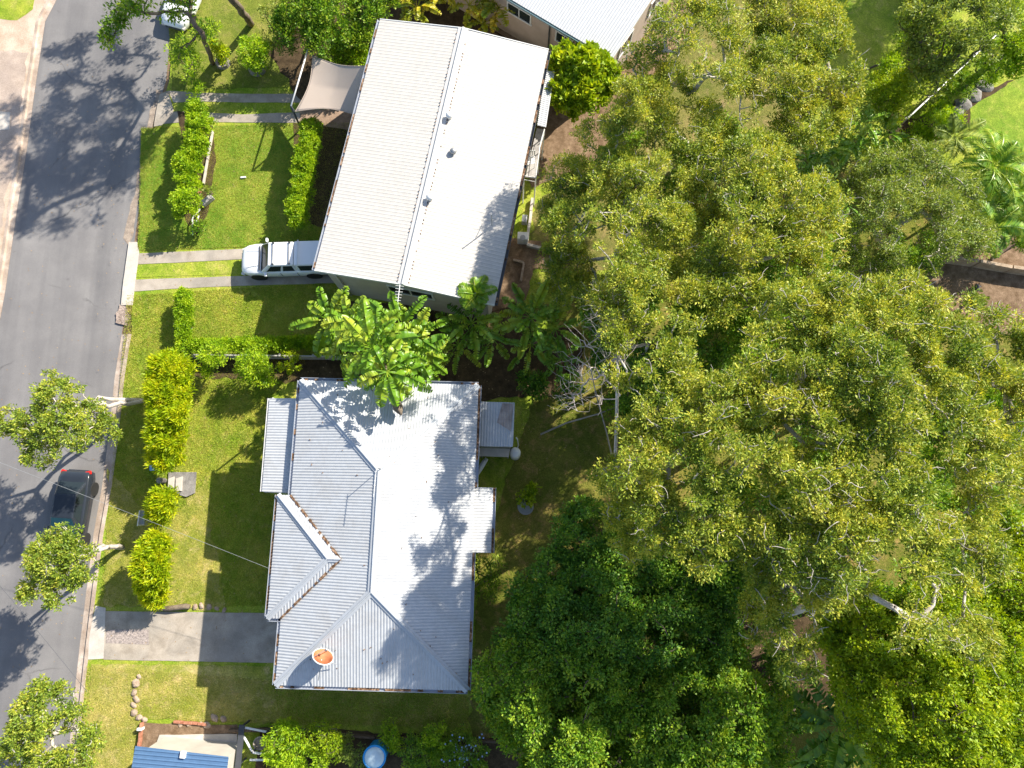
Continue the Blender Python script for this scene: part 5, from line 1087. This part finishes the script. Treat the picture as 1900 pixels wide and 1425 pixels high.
for (x, y, z, r, lm_, lab) in ((1480,1320,1.6,45,L_DARK,'dark low bush left of the dark blue green fan of fronds'),(1520,1420,1.8,45,L_DARK,'dark low bush below the dark blue green fan of fronds'),(1660,1300,3,60,L_GREEN,'green bush under the left side of the lime tree'),(1760,1260,3,60,L_GREEN,'green bush under the middle of the lime tree'),(1830,1330,3,70,L_GREEN,'green bush under the right side of the lime tree'),(1440,1220,1.2,30,L_DARK,'small dark bush on the brown litter patch'),(1060,720,1.4,30,L_DARK,'dark bush on the shaded soil below the bare tree'),(988,712,1.4,30,L_DARK,'bush added to darken the soil above the annex of the grey house')):  # last bush is added to shade the sunlit soil above the annex
    k += 1; shrub('understorey_bush', lab, (x, y), [(x, y, z, r*.6, .7), (x + rs.uniform(-.5,.5)*r, y + rs.uniform(-.5,.5)*r, z*.8, r*.5, .7), (x + rs.uniform(-.6,.6)*r, y + rs.uniform(-.6,.6)*r, z*.7, r*.5, .7)], lm_, .2, .08, .35, 6, 55, 120 + k, .6, -.3, US)
# plants against the grey house and at the bottom
shrub('garden_bush', 'dark bush at the east wall of the grey hip roofed house', (905,1070), [(905,1060,1.8,24,.7),(898,1100,1.6,18,.7)], L_GREEN, .2, .05, .28, 9, 50, 141, .8, -.2)
for i, (x, y, r, z, lm_, lab) in enumerate(((530,1380,34,1.5,L_HEDGE,'spiky yellow green bush beside the steel frame'),(605,1372,28,1.3,L_LIME,'bright bush left of the blue rimmed tank'),(590,1415,30,1.0,L_HEDGE,'low bush at the bottom edge below the bright bush'),(650,1392,20,.8,L_SAGE,'twiggy pale bush touching the blue rimmed tank'),(728,1362,20,.9,L_HEDGE,'upright bush above the blue rimmed tank'),(782,1392,32,.9,L_GREEN,'green bush right of the blue rimmed tank'),(805,1370,24,1.2,L_HEDGE,'tall green bush on the bottom garden border'),(860,1400,38,.9,L_GREEN,'dark bush dotted with pale blue flowers'),(530,1350,16,.7,L_GREEN,'small dark bush behind the spiky one'))):
    shrub('border_bush', lab, (x, y+6), [(x, y, z, r, .75), (x + 8, y + 14, z*.7, r*.8, .7)], lm_, .2 if i == 0 else .12, .05, .2, 13, 50, 150 + i, .9 if i == 0 else .6, -.35, 'bushes in the bottom border')
    if i == 7:
        fm = MB(); rr2 = random.Random(3)
        for q in range(60): p = P(x + rr2.gauss(0, 18), y + rr2.gauss(-4, 14), z + .35 + rr2.random()*.3); fm.box(p, .07, .07, .03, rr2.random()*3)
        fo = fm.build('flower_heads', FLOWER, [o for o in COL.objects if o.get('label') == lab][0]); fo['kind'] = 'stuff'
p = P(975,940,ZL); shrub('potted_plant', 'leafy plant standing in a round tub on the shaded back lawn', (975,935), [(976,915,1.1,16,.7)], L_LIME, .22, .09, .22, 12, 30, 170, .8, -.4, cat='plant')
mb = MB(); mb.lathe(p, [(.3,0),(.4,.38),(.44,.4),(.44,.44),(.38,.43),(.37,.3),(.02,.3)], 24); single(mb, 'plant_tub', STEEL, 'round grey plant tub on the shaded back lawn', 'plant pot', smooth=False)

# ------------------------------------------------------------------ fences, edging, walls
def fence(name, label, a, b, h, m, post=2.0, th=.04, postm=None, cap_m=None):
    a = P(*a, ZL); b = P(*b, ZL); L = (b - a).length; n = max(1, round(L / post)); root = thing(name, label, 'fence', a)
    d = (b - a) / n; ang = math.atan2(d.y, d.x); rn = random.Random(int(L*10))
    for i in range(n):
        mb = MB(); k = int(d.length / .11)
        for j in range(k):
            q = a + d * (i + (j + .5) / k); hh = h + rn.uniform(-.012, .012); mb.box(q + Vector((0, 0, hh/2)), .10, th*.5, hh, ang)
        mb.build('paling_panel', m, root)
        rl_ = MB()
        for zz in (.25, h - .2): rl_.beam(a + d*i + Vector((0,0,zz)) + Vector((-d.y, d.x, 0)).normalized()*.04, a + d*(i+1) + Vector((0,0,zz)) + Vector((-d.y, d.x, 0)).normalized()*.04, .04, .07)
        rl_.build('rail', postm or m, root)
    for i in range(n + 1): mb = MB(); mb.box(a + d*i + Vector((0,0,h/2)) + Vector((-d.y, d.x, 0)).normalized()*.07, .09, .09, h + .04, ang); mb.build('post', postm or m, root)
    cb = MB(); cb.beam(a + Vector((0,0,h+.02)), b + Vector((0,0,h+.02)), .07, .03); cb.build('capping', cap_m or m, root); return root
fence('boundary_fence', 'low grey paling fence between the two front gardens', (345,664), (650,668), .9, TIMBER_G)
fence('paling_fence', 'weathered white topped paling fence between the back gardens at the upper right', (1655,248), (1815,98), 1.6, TIMBER_G, cap_m=WHITE)
fence('paling_fence', 'short dark paling fence at the top edge of the shaded lawn', (1670,-10), (1720,28), 1.2, TIMBER_D)
fence('paling_fence', 'short grey fence piece at the bottom edge under the dark palm', (1455,1440), (1500,1442), 1.4, TIMBER_G)
def wall_run(name, label, pts, z0, z1, w, m, cat='garden edging', seg=.9):
    """edging laid in separate lengths, each slightly out of line"""
    mb = MB(); W = [P(x, y, 0) for x, y in pts]; rn = random.Random(len(label))
    for a, b in zip(W[:-1], W[1:]):
        n = max(1, round((b - a).length / seg))
        for i in range(n):
            p = a.lerp(b, i/n); q = a.lerp(b, (i+.97)/n); o = Vector((rn.uniform(-.015,.015), rn.uniform(-.015,.015), 0)); zt = z1 + rn.uniform(-.015,.015)
            mb.beam(Vector((p.x, p.y, (z0+zt)/2)) + o, Vector((q.x, q.y, (z0+zt)/2)) + o, w, zt - z0)
    return single(mb, name, m, label, cat, bevel=.012)
wall_run('timber_edging', 'pale timber edging beside the upper street side shrubs', [(397,247),(388,300),(380,345)], ZL-.02, .3, .09, CONC_L)
wall_run('timber_edging', 'thin pale edging along the clipped light green hedge', [(352,562),(353,600),(353,640)], ZL-.02, .2, .05, TIMBER)
wall_run('concrete_edging', 'pale block edging right of the cream roofed house', [(988,372),(982,420),(978,452)], ZL-.02, .4, .16, CONC_L)
wall_run('concrete_edging', 'pale block edging running from the machine box under the olive tree', [(978,458),(1010,466),(1060,478),(1090,484)], ZL-.02, .4, .16, CONC_L)
wall_run('concrete_edging', 'short stone edging on the tan yard near the cream roof corner', [(952,485),(972,490),(966,525)], ZL-.02, .3, .12, STONE)
wall_run('retaining_beam', 'long pale timber beam across the dirt yard at the right edge', [(1742,486),(1800,494),(1860,505),(1930,515)], .1, .9, .2, TIMBER, 'retaining wall', 2.0)
wall_run('retaining_beam', 'diagonal dark timber beam meeting the long pale one in the dirt yard', [(1822,492),(1860,462),(1930,420)], .1, .8, .16, TIMBER_D, 'retaining wall', 2.0)
wall_run('retaining_beam', 'low timber edge between the back lawn and the bottom border', [(430,1352),(560,1352),(700,1366),(820,1368),(930,1372)], .05, .4, .12, TIMBER_D, 'garden edging', 1.2)
wall_run('brick_edging', 'red brick edging left of the blue roofed shed', [(268,1338),(262,1392)], .05, .35, .12, BRICK, seg=.25)
wall_run('brick_edging', 'red brick edging along the top of the small soil terrace', [(325,1337),(388,1342)], .05, .25, .12, BRICK, seg=.25)
# fallen log and rocks
mb = MB(); lp = [P(290,1130,.25),P(315,1129,.3),P(345,1125,.3),P(352,1126,.28)]; mb.tube(lp, [.1,.14,.15,.12], 8); single(mb, 'log', BARK_B, 'brown log lying along the upper edge of the concrete driveway', 'log', smooth=True)
def rocks(specs, m, grp, cat='rock', z=ZL):
    for i, (x, y, r, lab) in enumerate(specs):
        mb = MB(); mb.rock(P(x, y, z + .03), r, .6, seed=int(x*3+y)); single(mb, 'rock', m, lab, cat, grp, False)
rocks([(362,1126,.16,'light rock at the end of the brown log'),(374,1124,.17,'pale rock between two others beside the concrete driveway'),(388,1126,.15,'grey rock on the shade line by the concrete driveway'),(402,1129,.13,'small grey rock right of the shade line'),(416,1132,.14,'last pale rock of the row by the concrete driveway')], STONE, 'rocks along the concrete driveway')
rocks([(252,1268,.22,'largest pale rock at the top of the curved rock row'),(258,1255,.12,'small dark rock above the largest one'),(249,1285,.16,'second rock below the largest one'),(253,1297,.17,'third rock down the curved row'),(248,1308,.15,'fourth rock down the curved row'),(249,1322,.19,'flat rock low in the curved row'),(258,1331,.18,'rock at the bend of the curved row'),(268,1335,.15,'last rock joining the brick edging')], STONE, 'curved row of rocks on the dry lawn')
rocks([(384,1345,.2,'round pinkish rock above the concrete pad'),(372,1343,.13,'small rock left of the round pinkish one'),(350,1344,.14,'rock in the middle of the soil terrace'),(335,1343,.13,'rock near the left end of the soil terrace'),(398,1332,.2,'grey rock in shade above the terrace'),(415,1334,.16,'small grey rock in shade above the terrace')], STONE, 'rocks on the soil terrace')
rocks([(1770,210,.5,'flat stepping stone nearest the small bright shrub'),(1785,195,.5,'middle flat stepping stone by the bright green lawn'),(1805,178,.55,'large flat stepping stone by the bright green lawn'),(1825,162,.5,'upper flat stepping stone by the bright green lawn')], STONE_G, 'stepping stones beside the bright green lawn', z=ZL-.1)
# stone step with bench slabs by the golden conifers
sb = thing('stone_step', 'grey paved step with two pale slabs between golden conifers', 'step', P(340,897,ZL))
m1 = MB(); m1.prism([tuple(P(x,y,.25)[:2]) for x,y in ((312,876),(363,876),(360,915),(345,922),(312,912))], ZL-.02, .22); m1.build('paving', STONE_G, sb)
for x0_, x1_ in ((312,323),(326,338)): m1 = MB(); m1.prism([tuple(P(x,y,.3)[:2]) for x,y in ((x0_,888),(x1_,884),(x1_-1,911),(x0_-1,911))], .222, .3); m1.build('slab', CONC_L, sb, bevel=.01)
m1 = MB(); m1.lathe(P(306,892,ZL), [(.13,0),(.16,.5),(.17,.62),(.1,.66),(.02,.66)], 16); single(m1, 'round_bollard', STONE_G, 'small round grey bollard left of the stone step', 'bollard', smooth=False)
ub = thing('meter_pillar', 'grey utility box with a white left edge beside the small golden conifer', 'utility box', P(270,962,ZL))
m1 = MB(); m1.box(P(272,960,.55), .32, .75, .9, -.05); m1.build('cabinet', STEEL, ub, bevel=.02); m1 = MB(); m1.box(P(266,961,.6) , .04, .8, 1.0, -.05); m1.build('front_panel', WHITE, ub)
m1 = MB(); m1.box(P(290,868,.5), .5, .3, .5, .1); single(m1, 'blue_crate', BLUE_L, 'pale blue crate half hidden under the largest golden conifer', 'crate', bevel=.02)
# steps, planter by the first shrub row
wb = thing('garden_trellis', 'white slatted garden frame leaning below the street side shrubs', 'garden frame', P(362,412,ZL))
for x0_, y0_, x1_, y1_ in ((357,405,358,436),(366,395,371,389),(357,405,371,388),(362,420,369,400)): m1 = MB(); m1.beam(P(x0_,y0_,.5), P(x1_,y1_,.5), .06, .05); m1.build('rail', WHITE, wb)
m1 = MB()
for x, y in ((357,405),(358,436),(371,389)): m1.tube([P(x,y,.05), P(x,y,.5)], .03, 6)
m1.build('leg', WHITE, wb)
m1 = MB(); m1.box(P(385,372,.3), .75, .3, .3, .75); single(m1, 'planter_box', TIMBER_G, 'small timber planter box beside the cactus on the front lawn', 'planter', bevel=.02)
shrub('succulent', 'dark spiky succulent behind the small planter box', (384,362), [(384,356,.7,11,.8)], L_SAGE, .2, .05, .18, 16, 30, 180, 1, -.5, cat='succulent')
shrub('succulent', 'low spiky plant beside the white garden frame', (371,428), [(370,424,.5,12,.8)], L_GREEN, .2, .05, .16, 16, 30, 181, 1, -.5, cat='succulent')
m1 = MB(); m1.lathe(P(371,358,ZL), [(.11,0),(.15,.3),(.16,.32),(.02,.28)], 14); single(m1, 'terracotta_pot', BRICK, 'small terracotta pot beside the dark spiky succulent', 'plant pot')
# machine box, sheets and clutter at the cream house
ac = thing('air_conditioner', 'white air conditioner box on the soil right of the cream roofed house', 'air conditioner', P(970,445,ZL))
m1 = MB(); m1.box(P(970,442,.5), .62, .45, .8, -.05); m1.build('casing', WHITE, ac, bevel=.03); m1 = MB(); m1.lathe(P(970,441,.91), [(.16,0),(.16,.02),(.03,.03)], 18); m1.build('fan_grille', STEEL, ac)
m1 = MB(); m1.box(P(973,408,.5), .3, .45, .5, -.1); single(m1, 'grey_bin', STEEL, 'small grey bin above the white air conditioner', 'bin', bevel=.03)
hw_ = thing('gas_bottle', 'white gas cylinder against the lower wall of the cream roofed house', 'gas cylinder', P(648,535,ZL))
m1 = MB(); m1.lathe(P(648,535,ZL), [(.18,0),(.2,.05),(.2,.8),(.14,.95),(.05,.98),(.02,1.0)], 18); m1.build('cylinder', WHITE, hw_, True); m1 = MB(); m1.tube([P(648,535,ZL+.98), P(648,535,ZL+1.08)], .04, 8); m1.build('valve', STEEL_D, hw_)
m1 = MB(); m1.box(P(706,545,.9), .25, .1, 1.6, -.4); single(m1, 'green_door_sheet', flat('green_sheet', (.08,.14,.05), .6), 'narrow green board leaning on the lower wall of the cream roofed house', 'board')
ap = thing('cart', 'grey steel cart in the dark gap below the cream roofed house', 'cart', P(783,600,ZL))
m1 = MB(); m1.box(P(783,600,.5), .9, 1.1, .5, -.1); m1.build('body', STEEL_D, ap, bevel=.03); m1 = MB(); m1.box(P(781,592,.82), .45, .5, .12, -.1); m1.build('lid', STEEL, ap, bevel=.02)
# by the annex
tk = thing('water_heater', 'white round water heater at the corner of the grey house annex', 'water heater', P(957,838,ZL))
m1 = MB(); m1.lathe(P(956,842,1.2), [(.26,-1.1),(.28,-1.05),(.28,.9),(.2,1.0),(.02,1.03)], 22); m1.build('tank', WHITE, tk, True); m1 = MB(); m1.tube([P(960,832,1.0), P(962,826,1.6), P(960,815,2.2), P(958,812,2.6)], .03, 6); m1.build('pipe', WHITE, tk, True)
m1 = MB(); m1.tube([P(886,880,1.5), P(893,866,1.5), P(898,858,1.55), P(903,851,1.5)], [.08,.14,.13,.1], 8); single(m1, 'rolled_tarp', WHITE, 'rolled white tarp lying beside the annex of the grey hip roofed house', 'tarp', smooth=True)
# tank at the bottom
tk = thing('round_tank', 'round blue rimmed tank with a pale lid in the bottom border', 'tank', P(695,1412,ZL))
m1 = MB(); c_ = P(695,1405,1.4); m1.lathe((c_.x, c_.y, ZL), [(.50,0),(.54,1.25),(.58,1.28),(.58,1.34),(.52,1.36),(.48,1.33)], 30); m1.build('shell', BLUE, tk); m1 = MB(); m1.lathe((c_.x, c_.y, ZL), [(.485,1.32),(.485,1.355),(.3,1.40),(.02,1.42)], 30); m1.build('lid', LID, tk, True)
# steel frame beside the pad
sf = thing('steel_frame', 'dark and white steel gate frame right of the concrete pad', 'gate frame', P(460,1375,ZL))
m1 = MB(); m1.beam(P(449,1345,1.2), P(440,1440,1.2), .28, .06); m1.build('side_rail', STEEL_D, sf)
for a, b in (((455,1350),(495,1358)),((452,1366),(468,1394)),((468,1396),(500,1400)),((464,1410),(500,1410))): m1 = MB(); m1.beam(P(*a,1.1), P(*b,1.1), .09, .06); m1.build('white_rail', WHITE, sf)
m1 = MB()
for x, y in ((449,1348),(442,1420),(495,1358),(468,1396)): q = P(x,y,1.1); m1.box((q.x, q.y, .6), .08, .08, 1.1)
m1.build('post', STEEL_D, sf)
m1 = MB(); m1.lathe(P(484,1377,.45), [(.2,-.35),(.3,.15),(.33,.17),(.33,.2),(.28,.19),(.26,.05),(.02,.05)], 20); single(m1, 'round_planter', CONC, 'round open planter inside the steel gate frame', 'plant pot')
m1 = MB(); m1.box(P(261,1352,.3), .25, .12, .3); single(m1, 'tap_box', WHITE, 'tiny white tap box on the red brick edging', 'tap')
m1 = MB(); m1.tube([P(1812,528,.35), P(1814,540,.35)], [.1,.12], 8); m1.tube([P(1806,533,.3), P(1820,531,.3)], .05, 6); single(m1, 'garden_tool', STEEL_D, 'small dark object with pale foot left on the bare dirt yard', 'garden tool')
m1 = MB(); m1.lathe(P(1180,482,3.0), [(.2,0),(.22,.4),(.15,.45),(.02,.47)], 16); single(m1, 'hanging_drum', BLUE_L, 'pale blue round drum glimpsed between the olive branches', 'drum')
# neighbour's small roof on the right edge
r5 = thing('garden_shed', 'grey roofed shed peeping out at the right edge among lime trees', 'shed', P(1900,1000,0))
q = [P(1862,985,2.8), P(1905,965,2.8), P(1960,1030,2.8), P(1910,1050,2.8)]; m1 = MB(); corr(m1, q, (q[1]-q[0]).normalized(), .015, .14); m1.build('roof', ROOF_G, r5)
m1 = MB(); cc = sum(q, Vector())/4; m1.prism([tuple((cc + (p - cc)*.92)[:2]) for p in q], 0, 2.75); m1.build('wall', WALL_G, r5)
# service cables
def cable(label, a, b, sag=.25, r=.018, m=STEEL):
    mb = MB(); mb.tube([a.lerp(b, t) - Vector((0, 0, sag*4*t*(1-t))) for t in np.linspace(0, 1, 25)], r, 5, False); single(mb, 'service_cable', m, label, 'cable')
cable('pale overhead cable running to the porch eave of the grey hip roofed house', P(-60,835,6.5), P(500,1055,4.65), .1, .0075)
cable('dark overhead cable crossing the lower left of the road', P(-40,1040,6.3), P(162,1284,6.0), .05, .009, STEEL_D)

# ------------------------------------------------------------------ litter and grass
def scatter_stuff(name, m, n, region, fn, kind='stuff', label=None, cat=None):
    pass
lf = []
rs = np.random.default_rng(77)
def add_litter(px0, px1, py0, py1, n, z):
    for _ in range(n):
        p = np.array(P(rs.uniform(px0, px1), rs.uniform(py0, py1), z)); a = rs.uniform(0, 6.28); L = rs.uniform(.04, .10); d = np.array([math.cos(a), math.sin(a), rs.uniform(0,.2)]) * L; s = np.array([-d[1], d[0], 0]) * .3
        lf.extend([p, p + d*.5 + s, p + d, p + d*.5 - s])
add_litter(0, 300, 60, 1425, 500, .015); add_litter(180, 520, 240, 1340, 500, ZL + .03); add_litter(930, 1500, 560, 1300, 1200, ZL + .03); add_litter(1340,1560,1080,1330,900,ZL+.03); add_litter(560,1080,560,740,500,ZL+.03); add_litter(1750, 1900, 470, 610, 150, ZL + .03); add_litter(960,1280,60,560,400,ZL+.03)
o = npmesh('fallen_leaves', np.array(lf), 4, surf('litter', [(0.3, (0.2,.12,.06)), (0.7, (.5,.36,.2))], 3, .9), None); tag(o, 'scattered dry leaves on road and lawns', 'leaves', kind='stuff')
def grass(name, label, pix, n, m, h=.07, seed=1):
    """short tufted turf, one blade triangle pair each"""
    rs = np.random.default_rng(seed); W = np.array([tuple(P(x, y, ZL)[:2]) for x, y in pix]); lo, hi = W.min(0), W.max(0); out = []
    q = lo + rs.random((n * 2, 2)) * (hi - lo); ins = np.zeros(len(q), bool); j = len(W) - 1
    for i in range(len(W)):
        xi, yi = W[i]; xj, yj = W[j]; c = ((yi > q[:, 1]) != (yj > q[:, 1])) & (q[:, 0] < (xj - xi) * (q[:, 1] - yi) / (yj - yi + 1e-12) + xi); ins ^= c; j = i
    q = q[ins]; k = len(q); a = rs.random(k) * 6.283; L = h * (.6 + .9 * rs.random(k)); ln_ = rs.random(k) * .9 + .25
    p = np.column_stack([q, np.full(k, ZL - .0)]); d = np.column_stack([np.cos(a) * ln_, np.sin(a) * ln_, np.ones(k)]); d = nrm(d) * L[:, None]; s = np.column_stack([-np.sin(a), np.cos(a), np.zeros(k)]) * .012
    V = np.stack([p - s, p + d * .6 - s * .8, p + d, p + s], 1).reshape(-1, 3); o = npmesh(name, V, 4, m, None); tag(o, label, 'grass', kind='stuff')
GR_A = leafmat('grass_blade', (.18,.275,.02), (.32,.36,.04), (.54,.47,.11), .3, .7); GR_D = leafmat('grass_blade_dry', (.25,.28,.035), (.39,.36,.09), (.60,.50,.22), .3, .7)
grass('grass', 'short green lawn grass in front of the cream roofed house', [(262,236),(650,228),(600,455),(255,466)], 60000, GR_A, .06, 1)
grass('grass', 'short lawn grass between the driveway strips and the grey hip roofed house', [(236,548),(450,534),(630,524),(560,690),(500,740),(510,900),(500,1125),(185,1125),(215,800)], 110000, GR_A, .06, 2)
grass('grass', 'dry lawn grass below the concrete driveway', [(160,1235),(870,1290),(870,1350),(390,1340),(262,1330),(250,1425),(140,1425)], 50000, GR_D, .06, 3)
